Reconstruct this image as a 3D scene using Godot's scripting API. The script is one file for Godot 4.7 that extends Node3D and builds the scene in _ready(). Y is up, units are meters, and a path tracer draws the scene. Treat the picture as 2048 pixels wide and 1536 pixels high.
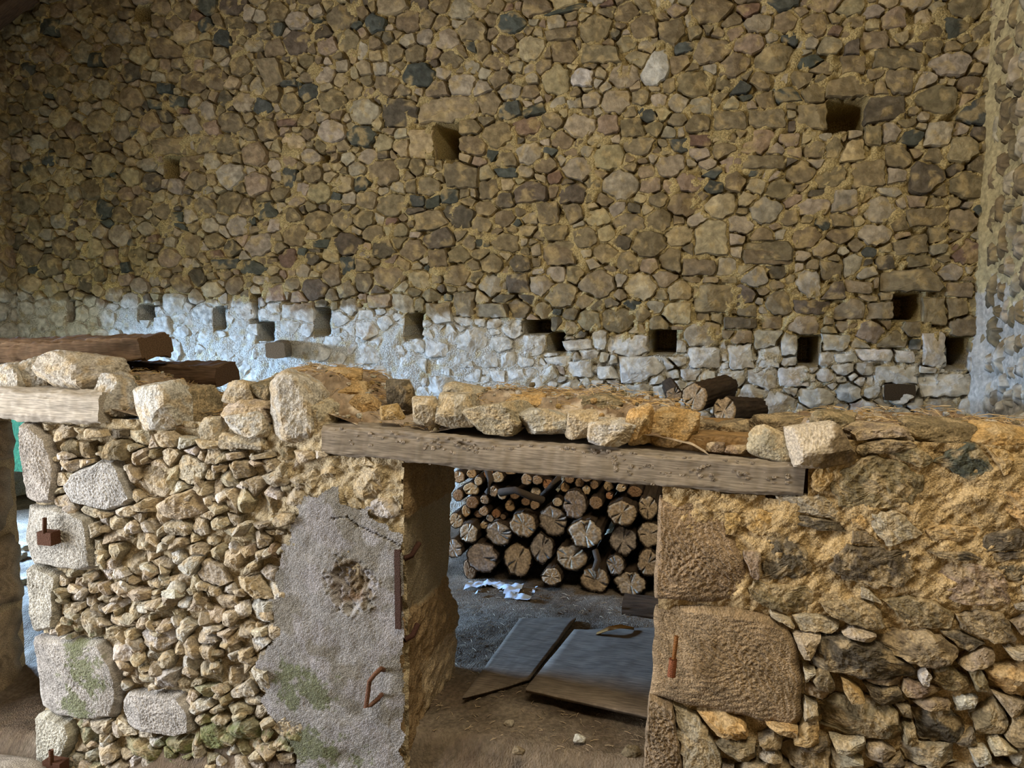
extends Node3D
# A ruined stone barn: a tall rubble wall behind a low partition with a doorway, a timber lintel and a stack of logs.
# Axes: x runs along the walls, y is up, the walls face +z. Metres.

const FRONT := -2.6      # face of the low partition
const REAR := -3.17      # its far side
const BACK := -5.6       # face of the tall wall
const SIDE := 1.66       # face of the plastered wall

var rng := RandomNumberGenerator.new()
var sn := FastNoiseLite.new()
var fb := FastNoiseLite.new()
var cel := FastNoiseLite.new()
var M := {}
var taken := {}

# ---------------------------------------------------------------- small helpers
func S(r: float, g: float, b: float) -> Color:
	return Color(r / 255.0, g / 255.0, b / 255.0).srgb_to_linear()

func N3(p: Vector3, f: float) -> float:
	return sn.get_noise_3d(p.x * f, p.y * f, p.z * f)

func F3(p: Vector3, f: float) -> float:
	return fb.get_noise_3d(p.x * f, p.y * f, p.z * f)

func flat2(a: Array) -> PackedVector2Array:
	var o := PackedVector2Array()
	for i in range(0, a.size(), 2):
		o.append(Vector2(a[i], a[i + 1]))
	return o

class Buf:
	var v := PackedVector3Array()
	var c := PackedColorArray()
	var uv := PackedVector2Array()
	var idx := PackedInt32Array()
	func add(p: Vector3, col: Color) -> int:
		v.append(p)
		c.append(col)
		return v.size() - 1
	func tri(a: int, b: int, d: int) -> void:
		idx.append(a)
		idx.append(b)
		idx.append(d)
	func quad(a: int, b: int, d: int, e: int) -> void:
		tri(a, b, d)
		tri(a, d, e)
	func join(o: Buf) -> void:
		var at := v.size()
		v.append_array(o.v)
		c.append_array(o.c)
		for i in o.idx:
			idx.append(at + i)
	func mesh(mat: Material, facets := false) -> ArrayMesh:
		var a := []
		a.resize(Mesh.ARRAY_MAX)
		if facets:
			var fv := PackedVector3Array()
			var fn := PackedVector3Array()
			var fc := PackedColorArray()
			fv.resize(idx.size())
			fn.resize(idx.size())
			fc.resize(idx.size())
			for t in range(0, idx.size(), 3):
				var p0 := v[idx[t]]
				var p1 := v[idx[t + 1]]
				var p2 := v[idx[t + 2]]
				var n := (p2 - p0).cross(p1 - p0).normalized()
				for k in 3:
					fv[t + k] = v[idx[t + k]]
					fc[t + k] = c[idx[t + k]]
					fn[t + k] = n
			a[Mesh.ARRAY_VERTEX] = fv
			a[Mesh.ARRAY_NORMAL] = fn
			a[Mesh.ARRAY_COLOR] = fc
		else:
			var n := PackedVector3Array()
			n.resize(v.size())
			for t in range(0, idx.size(), 3):
				var i0 := idx[t]
				var i1 := idx[t + 1]
				var i2 := idx[t + 2]
				var f := (v[i2] - v[i0]).cross(v[i1] - v[i0])
				n[i0] += f
				n[i1] += f
				n[i2] += f
			for i in n.size():
				n[i] = n[i].normalized() if n[i].length_squared() > 1e-20 else Vector3.UP
			a[Mesh.ARRAY_VERTEX] = v
			a[Mesh.ARRAY_NORMAL] = n
			a[Mesh.ARRAY_COLOR] = c
			a[Mesh.ARRAY_INDEX] = idx
			if uv.size() == v.size():
				a[Mesh.ARRAY_TEX_UV] = uv
		var m := ArrayMesh.new()
		m.add_surface_from_arrays(Mesh.PRIMITIVE_TRIANGLES, a)
		m.surface_set_material(0, mat)
		return m

func numbered(called: String) -> String:
	var n: int = taken.get(called, 0)
	taken[called] = n + 1
	return called if n == 0 else "%s_%03d" % [called, n]

func thing(called: String, label: String, category: String, at := Vector3.ZERO, group := "", kind := "") -> Node3D:
	var o := Node3D.new()
	o.name = numbered(called)
	add_child(o)
	o.position = at
	o.set_meta("label", label)
	o.set_meta("category", category)
	if group != "":
		o.set_meta("group", group)
	if kind != "":
		o.set_meta("kind", kind)
	return o

func part(called: String, m: Mesh, parent: Node3D, kind := "", label := "") -> MeshInstance3D:
	var o := MeshInstance3D.new()
	o.name = called
	o.mesh = m
	parent.add_child(o, true)
	if kind != "":
		o.set_meta("kind", kind)
	if label != "":
		o.set_meta("label", label)
	return o

func solo(called: String, m: Mesh, label: String, category: String, at := Vector3.ZERO, group := "", kind := "") -> MeshInstance3D:
	var o := MeshInstance3D.new()
	o.name = numbered(called)
	o.mesh = m
	add_child(o)
	o.position = at
	o.set_meta("label", label)
	o.set_meta("category", category)
	if group != "":
		o.set_meta("group", group)
	if kind != "":
		o.set_meta("kind", kind)
	return o

# ---------------------------------------------------------------- materials
func tex_noise(sz: int, kind: int, freq: float, oct: int, sd: int, lo: float, hi: float) -> ImageTexture:
	var f := FastNoiseLite.new()
	f.seed = sd
	f.noise_type = kind
	f.frequency = freq
	f.fractal_type = FastNoiseLite.FRACTAL_FBM if oct > 1 else FastNoiseLite.FRACTAL_NONE
	f.fractal_octaves = oct
	f.fractal_gain = 0.6
	var im := f.get_seamless_image(sz, sz)
	im.convert(Image.FORMAT_L8)
	var d := im.get_data()
	for i in d.size():
		d[i] = clampi(int(lerpf(lo, hi, d[i] / 255.0) * 255.0), 0, 255)
	return ImageTexture.create_from_image(Image.create_from_data(sz, sz, false, Image.FORMAT_L8, d))

func surface(tex: Texture2D, bump: Texture2D, relief: float, scale: Vector3, world := true, rough := 0.95) -> StandardMaterial3D:
	var m := StandardMaterial3D.new()
	m.albedo_texture = tex
	m.vertex_color_use_as_albedo = true
	m.roughness = rough
	m.metallic_specular = 0.25
	m.uv1_triplanar = true
	m.uv1_world_triplanar = world
	m.uv1_scale = scale
	if relief > 0.0:
		m.heightmap_enabled = true
		m.heightmap_texture = bump
		m.heightmap_scale = relief
	return m

func ring_texture() -> ImageTexture:
	var n := 256
	var im := Image.create(n, n, false, Image.FORMAT_RGB8)
	for y in n:
		for x in n:
			var p := Vector2(x - n / 2.0 + 0.5, y - n / 2.0 + 0.5) / (n / 2.0)
			var r := p.length()
			var a := p.angle()
			var w := r + 0.05 * sn.get_noise_2d(p.x * 2.0, p.y * 2.0)
			var ring := 0.5 + 0.5 * sin(w * 70.0)
			var ray := sn.get_noise_2d(a * 14.0, r * 0.8)
			var g := 0.82 + 0.05 * ring + 0.06 * ray + 0.1 * sn.get_noise_2d(p.x * 5.0 + 9.0, p.y * 5.0)
			if r > 0.9:
				g *= 0.82
			im.set_pixel(x, y, Color(g, g * 0.97, g * 0.93))
	return ImageTexture.create_from_image(im)

func make_materials() -> void:
	var S1 := FastNoiseLite.TYPE_SIMPLEX
	var grain := tex_noise(512, S1, 0.02, 5, 3, 0.66, 1.0)
	var speck := tex_noise(512, S1, 0.07, 4, 5, 0.5, 1.0)
	var rough_h := tex_noise(512, S1, 0.025, 6, 7, 0.0, 1.0)
	var pit_h := tex_noise(512, S1, 0.05, 4, 11, 0.0, 1.0)
	var wood := tex_noise(512, S1, 0.03, 5, 13, 0.6, 1.0)
	M.far_stone = surface(grain, rough_h, 0.5, Vector3.ONE * 1.3)
	M.far_mortar = surface(speck, pit_h, 0.8, Vector3.ONE * 1.7)
	M.stone = surface(speck, rough_h, 0.55, Vector3.ONE * 2.3)
	M.granite = surface(speck, pit_h, 0.5, Vector3.ONE * 3.4)
	M.mortar = surface(speck, pit_h, 0.35, Vector3.ONE * 3.0)
	M.cement = surface(speck, pit_h, 0.8, Vector3.ONE * 5.0)
	M.dirt = surface(grain, pit_h, 0.45, Vector3.ONE * 3.0)
	M.plaster = surface(grain, rough_h, 0.5, Vector3.ONE * 1.6)
	M.smooth = surface(grain, rough_h, 0.25, Vector3.ONE * 2.0)
	M.wood = surface(wood, wood, 0.07, Vector3(0.5, 7.0, 7.0), false)
	M.bark = surface(wood, wood, 0.4, Vector3(4.0, 4.0, 0.5), false)
	M.board = surface(wood, wood, 0.1, Vector3(0.4, 4.0, 5.0), false)
	M.rust = surface(speck, pit_h, 0.3, Vector3.ONE * 6.0, false, 0.8)
	M.straw = StandardMaterial3D.new()
	M.straw.vertex_color_use_as_albedo = true
	M.straw.roughness = 0.9
	M.cut = StandardMaterial3D.new()
	M.cut.albedo_texture = ring_texture()
	M.cut.vertex_color_use_as_albedo = true
	M.cut.roughness = 0.9
	M.cut.metallic_specular = 0.2
	M.film = StandardMaterial3D.new()
	M.film.vertex_color_use_as_albedo = true
	M.film.roughness = 0.35
	M.shell = surface(grain, rough_h, 1.0, Vector3.ONE * 0.8)

# ---------------------------------------------------------------- rubble: packing a wall with stones
func inside(p: Vector2, poly: PackedVector2Array) -> bool:
	return Geometry2D.is_point_in_polygon(p, poly)

# signed distance to a convex counter-clockwise polygon by its edges; [distance, edge]
func edge_out(p: Vector2, poly: PackedVector2Array) -> Array:
	var best := -1e9
	var at := 0
	for i in poly.size():
		var a := poly[i]
		var b := poly[(i + 1) % poly.size()]
		var n := Vector2(b.y - a.y, a.x - b.x).normalized()
		var d := n.dot(p - a)
		if d > best:
			best = d
			at = i
	return [best, at]

func clip(poly: PackedVector2Array, n: Vector2, d: float) -> PackedVector2Array:
	var o := PackedVector2Array()
	for i in poly.size():
		var a := poly[i]
		var b := poly[(i + 1) % poly.size()]
		var da := n.dot(a) - d
		var db := n.dot(b) - d
		if da <= 0.0:
			o.append(a)
		if (da < 0.0 and db > 0.0) or (da > 0.0 and db < 0.0):
			o.append(a.lerp(b, da / (da - db)))
	return o

# fills a convex region with irregular stones; gives counter-clockwise outlines in wall coordinates
func pack(region: PackedVector2Array, feats: Array, radii: Array, wide: float, joint: float, keep: Callable) -> Array:
	var lo := region[0]
	var hi := region[0]
	for p in region:
		lo = lo.min(p)
		hi = hi.max(p)
	var fbox := []
	for f in feats:
		var a: Vector2 = f[0]
		var b: Vector2 = f[0]
		for p: Vector2 in f:
			a = a.min(p)
			b = b.max(p)
		fbox.append(Rect2(a, b - a))
	var rmax: float = radii[0][0]
	var cell := rmax * 2.2
	var hash := {}
	var px := PackedVector2Array()
	var pr := PackedFloat32Array()
	var pk := func(p: Vector2) -> Vector2i:
		return Vector2i(int(floor(p.x / wide / cell)), int(floor(p.y / cell)))
	for step in radii:
		var r0: float = step[0]
		var tries: int = step[1]
		for t in tries:
			var p := Vector2(rng.randf_range(lo.x, hi.x), rng.randf_range(lo.y, hi.y))
			if not inside(p, region) or not keep.call(p):
				continue
			var r := r0 * rng.randf_range(0.85, 1.15)
			var ok := true
			for k in feats.size():
				if fbox[k].grow(r * 0.7).has_point(p):
					if edge_out(p, feats[k])[0] < r * 0.62:
						ok = false
						break
			if not ok:
				continue
			var h: Vector2i = pk.call(p)
			for yy in range(-1, 2):
				for xx in range(-1, 2):
					if not ok:
						break
					for j in hash.get(h + Vector2i(xx, yy), []):
						var dd := (px[j] - p) / Vector2(wide, 1.0)
						if dd.length() < (pr[j] + r) * 0.86:
							ok = false
							break
			if ok:
				if not hash.has(h):
					hash[h] = []
				hash[h].append(px.size())
				px.append(p)
				pr.append(r)
	var out := []
	for i in px.size():
		var p := px[i]
		var r := pr[i]
		var poly := PackedVector2Array([p + Vector2(-r * wide * 1.7, -r * 1.7), p + Vector2(r * wide * 1.7, -r * 1.7), p + Vector2(r * wide * 1.7, r * 1.7), p + Vector2(-r * wide * 1.7, r * 1.7)])
		var h: Vector2i = pk.call(p)
		for yy in range(-2, 3):
			for xx in range(-2, 3):
				for j in hash.get(h + Vector2i(xx, yy), []):
					if j == i:
						continue
					var q := px[j]
					var dp := (q - p) / Vector2(wide, 1.0)
					var l := dp.length()
					if l > r * 2.5 + pr[j] * 2.0:
						continue
					# radical line between the two, in the stretched metric
					var s := (l * l + r * r - pr[j] * pr[j]) / (2.0 * l)
					s = clampf(s, l * 0.25, l * 0.75)
					var nm := dp / l
					var mid := p + nm * s * Vector2(wide, 1.0)
					var nw := (nm / Vector2(wide, 1.0)).normalized()
					poly = clip(poly, nw, nw.dot(mid) - joint)
					if poly.size() < 3:
						break
		for k in feats.size():
			if poly.size() < 3:
				break
			if fbox[k].grow(r * 2.6).has_point(p):
				var e: Array = edge_out(p, feats[k])
				var f: PackedVector2Array = feats[k]
				var a := f[e[1]]
				var b := f[(e[1] + 1) % f.size()]
				var n := Vector2(b.y - a.y, a.x - b.x).normalized()
				poly = clip(poly, -n, -n.dot(a) - joint * 1.4)
		for k in region.size():
			if poly.size() < 3:
				break
			var a := region[k]
			var b := region[(k + 1) % region.size()]
			var n := Vector2(b.y - a.y, a.x - b.x).normalized()
			poly = clip(poly, n, n.dot(a) - 0.004)
		if poly.size() >= 3 and area(poly) > r * r * 0.5:
			out.append(poly)
	return out

func area(p: PackedVector2Array) -> float:
	var s := 0.0
	for i in p.size():
		s += p[i].cross(p[(i + 1) % p.size()])
	return s * 0.5

func centre(p: PackedVector2Array) -> Vector2:
	var s := Vector2.ZERO
	for q in p:
		s += q
	return s / p.size()

# one stone: outline in wall coordinates, worked face standing proud of the wall, sides running back into it
func stone(b: Buf, poly: PackedVector2Array, o: Dictionary, tint: Callable) -> void:
	var n: int = o.n
	var k: int = o.k
	var proud: float = o.proud
	var rough: float = o.rough
	var c := centre(poly)
	var per := 0.0
	for i in poly.size():
		per += poly[i].distance_to(poly[(i + 1) % poly.size()])
	var size := sqrt(absf(area(poly)))
	# outline, corners knocked off
	var ring := PackedVector2Array()
	var step := per / n
	var left := 0.0
	for i in poly.size():
		var a := poly[i]
		var e := poly[(i + 1) % poly.size()]
		var l := a.distance_to(e)
		while left < l and ring.size() < n:
			ring.append(a.lerp(e, left / l))
			left += step
		left -= l
	while ring.size() < n:
		ring.append(ring[ring.size() - 1].lerp(ring[0], 0.5))
	for pass_ in int(o.get("smooth", 1)):
		var rr := ring.duplicate()
		for i in n:
			rr[i] = (ring[(i + n - 1) % n] + ring[i] * 2.0 + ring[(i + 1) % n]) * 0.25
		ring = rr
	var sd := rng.randf() * 100.0
	var wob: float = o.get("wobble", 0.06) * size
	for i in n:
		var q := ring[i]
		q += (q - c).normalized() * wob * sn.get_noise_2d(q.x * 3.0 / size + sd, q.y * 3.0 / size)
		ring[i] = q
	# facets
	var tilt := Vector2(rng.randfn(0.0, o.tilt), rng.randfn(0.0, o.tilt))
	var fac := []
	for j in int(o.get("facets", 4)):
		var an := rng.randf() * TAU
		var di := Vector2(cos(an), sin(an))
		var ext := 0.0
		for q in ring:
			ext = maxf(ext, di.dot(q - c))
		fac.append([di, ext * rng.randf_range(0.15, 0.75), rng.randf_range(0.25, 1.1) * o.get("slope", 0.6)])
	var bev: float = o.get("bevel", 0.1) * size
	var basis_: Transform3D = o.get("frame", Transform3D(Basis.IDENTITY, Vector3.ZERO))
	var back: float = o.get("back", 0.05)
	var start := b.v.size()
	var col: Color = o.color
	var tb := clampf(o.get("bevel", 0.1) * 1.2, 0.05, 0.3)
	for r in k + 2:
		var t := 0.0
		if r >= 2:
			t = lerpf(tb, 1.0, float(r - 2) / (k - 1))
		for i in n:
			if r == k + 1 and i > 0:
				break
			var q := ring[i].lerp(c, t)
			var d := q - c
			var h := proud + tilt.dot(d)
			for f in fac:
				h = minf(h, proud + f[2] * (f[1] - f[0].dot(d)))
			var away := t * (ring[i] - c).length()
			var e := clampf(away / maxf(bev, 1e-4), 0.0, 1.0)
			e = sqrt(1.0 - (1.0 - e) * (1.0 - e))
			h = lerpf(h * 0.45 - 0.004, h, e)
			var w := Vector3(q.x, q.y, sd)
			if r > 0:
				h += rough * (F3(w, 9.0 / size * 0.35) * (0.3 if o.get("soft", false) else 0.7) + 0.6 * F3(w, o.get("fine", 30.0))) * (0.35 + 0.65 * e)
			else:
				h = -back
			var p := basis_ * Vector3(q.x, q.y, h)
			b.add(p, tint.call(p, col, sd))
	for r in k:
		for i in n:
			var j := (i + 1) % n
			b.quad(start + r * n + i, start + (r + 1) * n + i, start + (r + 1) * n + j, start + r * n + j)
	var top := start + (k + 1) * n
	for i in n:
		b.tri(start + k * n + i, top, start + k * n + (i + 1) % n)

# a rough sheet over a rectangle; hgt(x, y) gives its height above the wall plane, NAN leaves a gap
func sheet(x0: float, x1: float, y0: float, y1: float, cell: float, hgt: Callable, col: Callable, frame := Transform3D.IDENTITY) -> Buf:
	var b := Buf.new()
	var nx := int(ceil((x1 - x0) / cell))
	var ny := int(ceil((y1 - y0) / cell))
	var ok := PackedByteArray()
	ok.resize((nx + 1) * (ny + 1))
	for j in ny + 1:
		for i in nx + 1:
			var x := lerpf(x0, x1, float(i) / nx)
			var y := lerpf(y0, y1, float(j) / ny)
			var h: float = hgt.call(x, y)
			ok[j * (nx + 1) + i] = 0 if is_nan(h) else 1
			var p := frame * Vector3(x, y, 0.0 if is_nan(h) else h)
			b.add(p, col.call(p))
	for j in ny:
		for i in nx:
			var a := j * (nx + 1) + i
			if ok[a] and ok[a + 1] and ok[a + nx + 1] and ok[a + nx + 2]:
				b.quad(a, a + nx + 1, a + nx + 2, a + 1)
	return b

func box(size: Vector3, at: Vector3, col: Color) -> Buf:
	var b := Buf.new()
	var h := size * 0.5
	for f in 6:
		var n := Vector3.ZERO
		n[f % 3] = 1.0 if f < 3 else -1.0
		var u := Vector3.ZERO
		u[(f + 1) % 3] = 1.0
		var w := n.cross(u)
		var s := b.v.size()
		for q in [Vector2(-1, -1), Vector2(-1, 1), Vector2(1, 1), Vector2(1, -1)]:
			b.add(at + (n + u * q.x + w * q.y) * h, col)
		b.quad(s, s + 1, s + 2, s + 3)
	return b

# a broken rock: a ball cut by random planes
func rock(dims: Vector3, sd: int, col: Color, cuts := 10, n := 9, rough := 0.03, tint = null) -> Buf:
	var g := RandomNumberGenerator.new()
	g.seed = sd * 7919 + 13
	var planes := []
	for i in 6:
		var d := Vector3.ZERO
		d[i % 3] = 1.0 if i < 3 else -1.0
		d = (d + Vector3(g.randfn(), g.randfn(), g.randfn()) * 0.16).normalized()
		planes.append([d, g.randf_range(0.84, 1.0)])
	for i in cuts:
		var d := Vector3(g.randfn(), g.randfn(), g.randfn()).normalized()
		planes.append([d, g.randf_range(0.86, 1.08)])
	var b := Buf.new()
	for f in 6:
		var nn := Vector3.ZERO
		nn[f % 3] = 1.0 if f < 3 else -1.0
		var u := Vector3.ZERO
		u[(f + 1) % 3] = 1.0
		var w := nn.cross(u)
		var s := b.v.size()
		for j in n + 1:
			for i in n + 1:
				var d := (nn + u * tan((float(i) / n - 0.5) * PI / 2.0) + w * tan((float(j) / n - 0.5) * PI / 2.0)).normalized()
				var r := 1.35
				for q in planes:
					var t: float = d.dot(q[0])
					if t > 0.05:
						r = minf(r, q[1] / t)
				r += rough * (F3(d * 1.0 + Vector3(sd, 0, 0), 2.5) + 0.6 * F3(d + Vector3(0, sd, 0), 8.0))
				var p := d * r * dims * 0.52
				var c := col * (1.0 + 0.3 * F3(p + Vector3(sd, sd, 0), 14.0))
				if tint != null:
					c = tint.call(p, c, float(sd))
				c.a = 1.0
				b.add(p, c)
		for j in n:
			for i in n:
				var a := s + j * (n + 1) + i
				b.quad(a, a + n + 1, a + n + 2, a + 1)
	return b

# a timber along local x, from 0 to len; section w (z) by h (y), rounded and weathered
func timber(len_: float, h: float, w: float, col: Color, sd: float, wear := 0.012, around := 40, along := 120, round_ := 0.45) -> Buf:
	var b := Buf.new()
	for i in along + 1:
		var x := len_ * i / along
		for j in around:
			var a := TAU * j / around
			var e := 2.0 / lerpf(10.0, 2.0, round_)
			var q := Vector2(signf(cos(a)) * pow(absf(cos(a)), e) * w * 0.5, signf(sin(a)) * pow(absf(sin(a)), e) * h * 0.5)
			var p := Vector3(x, q.y, q.x)
			var g := F3(Vector3(x * 0.35 + sd, q.x * 5.0, q.y * 5.0), 2.6) * 1.0 + 0.7 * F3(Vector3(x * 1.5, q.x * 14.0 + sd, q.y * 14.0), 3.0) + 0.25 * F3(Vector3(x, q.x, q.y + sd), 26.0)
			p += Vector3(0, q.y / h, q.x / w) * 2.0 * g * wear
			p.y += 0.006 * sn.get_noise_2d(x * 0.9, sd)
			var c := col * (1.0 + 0.35 * F3(Vector3(x * 0.35, q.x * 9.0, q.y * 9.0 + sd), 2.0))
			c.a = 1.0
			b.add(p, c)
	for i in along:
		for j in around:
			var k := (j + 1) % around
			b.quad(i * around + j, i * around + k, (i + 1) * around + k, (i + 1) * around + j)
	for e in 2:
		var x := 0.0 if e == 0 else len_
		var m := b.add(Vector3(x, 0.006 * sn.get_noise_2d(x * 0.9, sd), 0), col * 0.9)
		var s := 0 if e == 0 else along * around
		var s2 := b.v.size()
		for j in around:
			b.add(b.v[s + j], col * 0.9)
		for j in around:
			if e == 0:
				b.tri(m, s2 + (j + 1) % around, s2 + j)
			else:
				b.tri(m, s2 + j, s2 + (j + 1) % around)
	return b

func rod(pts: Array, r: float, col: Color, sides := 10) -> Buf:
	var b := Buf.new()
	var up := Vector3(0.3, 0.9, 0.2)
	for i in pts.size():
		var p: Vector3 = pts[i]
		var d: Vector3 = (pts[mini(i + 1, pts.size() - 1)] - pts[maxi(i - 1, 0)]).normalized()
		var u := d.cross(up).normalized()
		var w := d.cross(u)
		for j in sides:
			var a := TAU * j / sides
			b.add(p + (u * cos(a) + w * sin(a)) * r * (1.0 + 0.15 * N3(p * 60.0 + Vector3(a, 0, 0), 1.0)), col * (1.0 + 0.3 * N3(p, 60.0)))
	for i in pts.size() - 1:
		for j in sides:
			var k := (j + 1) % sides
			b.quad(i * sides + j, (i + 1) * sides + j, (i + 1) * sides + k, i * sides + k)
	for e in 2:
		var s := 0 if e == 0 else (pts.size() - 1) * sides
		var m := b.add(pts[0] if e == 0 else pts[pts.size() - 1], col)
		for j in sides:
			b.tri(m, s + j, s + (j + 1) % sides)
	return b

# ---------------------------------------------------------------- colours of stone
func palette(kind: String) -> Color:
	var c: Color
	match kind:
		"g": c = S(204, 198, 188)
		"q": c = S(180, 158, 128)
		"t": c = S(196, 183, 159)
		"w": c = S(214, 208, 196)
		"x": c = S(214, 214, 200)
		"b": c = S(148, 133, 105)
		"o": c = S(206, 172, 118)
		"d": c = S(116, 106, 90)
		"s": c = S(97, 100, 92)
		"p": c = S(170, 150, 126)
		"r": c = S(138, 114, 96)
		"m": c = S(168, 162, 132)
		"y": c = S(186, 170, 134)
		"c": c = S(204, 193, 172)
		_: c = S(170, 145, 105)
	var v := rng.randf_range(0.85, 1.15)
	return Color(c.r * v * rng.randf_range(0.96, 1.05), c.g * v, c.b * v * rng.randf_range(0.92, 1.06))

func far_kind() -> String:
	var r := rng.randf()
	if r < 0.44:
		return "b"
	if r < 0.66:
		return "t"
	if r < 0.74:
		return "d"
	if r < 0.785:
		return "s"
	if r < 0.85:
		return "p"
	if r < 0.86:
		return "r"
	return "y"

# lime brushed over the foot of the tall wall; its upper limit paints in the daylight edge, and it has worn thin towards the plastered wall
func wash_light_edge(x: float) -> float:
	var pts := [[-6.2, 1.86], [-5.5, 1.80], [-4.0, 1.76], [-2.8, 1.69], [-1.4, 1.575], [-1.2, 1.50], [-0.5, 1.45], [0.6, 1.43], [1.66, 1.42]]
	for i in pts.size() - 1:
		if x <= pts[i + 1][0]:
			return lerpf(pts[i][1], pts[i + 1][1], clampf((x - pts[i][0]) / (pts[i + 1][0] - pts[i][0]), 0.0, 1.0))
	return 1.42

func lime_and_light(p: Vector3, c: Color) -> Color:
	var d := wash_light_edge(p.x) - p.y + 0.07 * F3(p, 2.5) + 0.03 * F3(p, 12.0)
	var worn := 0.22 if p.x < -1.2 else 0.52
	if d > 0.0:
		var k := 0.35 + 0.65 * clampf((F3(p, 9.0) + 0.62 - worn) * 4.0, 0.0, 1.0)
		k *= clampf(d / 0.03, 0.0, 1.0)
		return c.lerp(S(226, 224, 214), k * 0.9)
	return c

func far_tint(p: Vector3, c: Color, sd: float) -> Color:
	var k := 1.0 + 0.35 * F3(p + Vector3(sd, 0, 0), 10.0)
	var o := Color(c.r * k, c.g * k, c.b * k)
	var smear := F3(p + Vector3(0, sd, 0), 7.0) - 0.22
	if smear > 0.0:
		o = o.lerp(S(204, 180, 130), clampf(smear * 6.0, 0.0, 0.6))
	return lime_and_light(p, o)

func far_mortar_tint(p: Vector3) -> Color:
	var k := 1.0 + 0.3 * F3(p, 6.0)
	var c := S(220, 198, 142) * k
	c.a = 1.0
	return lime_and_light(p, c)

# moss grows in patches low on the pier
var moss := [[Vector2(-2.564, 0.128), 0.11, 0.17], [Vector2(-2.599, -0.032), 0.10, 0.10], [Vector2(-1.478, -0.067), 0.20, 0.10], [Vector2(-1.538, 0.170), 0.15, 0.12], [Vector2(-1.861, -0.061), 0.14, 0.07], [Vector2(-1.956, -0.096), 0.10, 0.08], [Vector2(-2.152, -0.190), 0.16, 0.07]]

func mossy(p: Vector3, c: Color) -> Color:
	if p.x > -1.1 or p.y > 0.35:
		return c
	var m := -1.0
	for q in moss:
		var d: Vector2 = (Vector2(p.x, p.y) - q[0]) / Vector2(q[1], q[2])
		m = maxf(m, 1.0 - d.length())
	m += 0.9 * F3(p, 9.0) + 0.5 * F3(p, 40.0)
	if m > 0.25:
		return c.lerp(S(118, 128, 76) * (1.0 + 0.5 * F3(p, 60.0)), clampf((m - 0.25) * 3.0, 0.0, 0.7))
	return c

func near_tint(p: Vector3, c: Color, sd: float) -> Color:
	var k := 1.0 + 0.32 * F3(p + Vector3(sd, 0, 0), 16.0) + 0.25 * F3(p, 70.0)
	var o := Color(c.r * k, c.g * k, c.b * k)
	var smear := F3(p + Vector3(0, sd, 0), 12.0) - (0.06 if p.x > -0.5 and p.x < 1.6 else 0.17)
	if smear > 0.0:
		o = o.lerp(S(214, 190, 148), clampf(smear * 7.0, 0.0, 0.6))
	return mossy(p, o)

func granite_tint(p: Vector3, c: Color, _sd: float) -> Color:
	var k := 1.0 + 0.6 * F3(p, 70.0) + 0.35 * F3(p, 10.0)
	return mossy(p, Color(c.r * k, c.g * k, c.b * k))

func near_mortar_tint(p: Vector3) -> Color:
	var k := 1.0 + 0.25 * F3(p, 10.0) + 0.2 * F3(p, 60.0)
	var c := S(214, 186, 138) if p.x > -1.0 else S(214, 196, 160)
	return mossy(p, Color(c.r * k, c.g * k, c.b * k))

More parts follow.
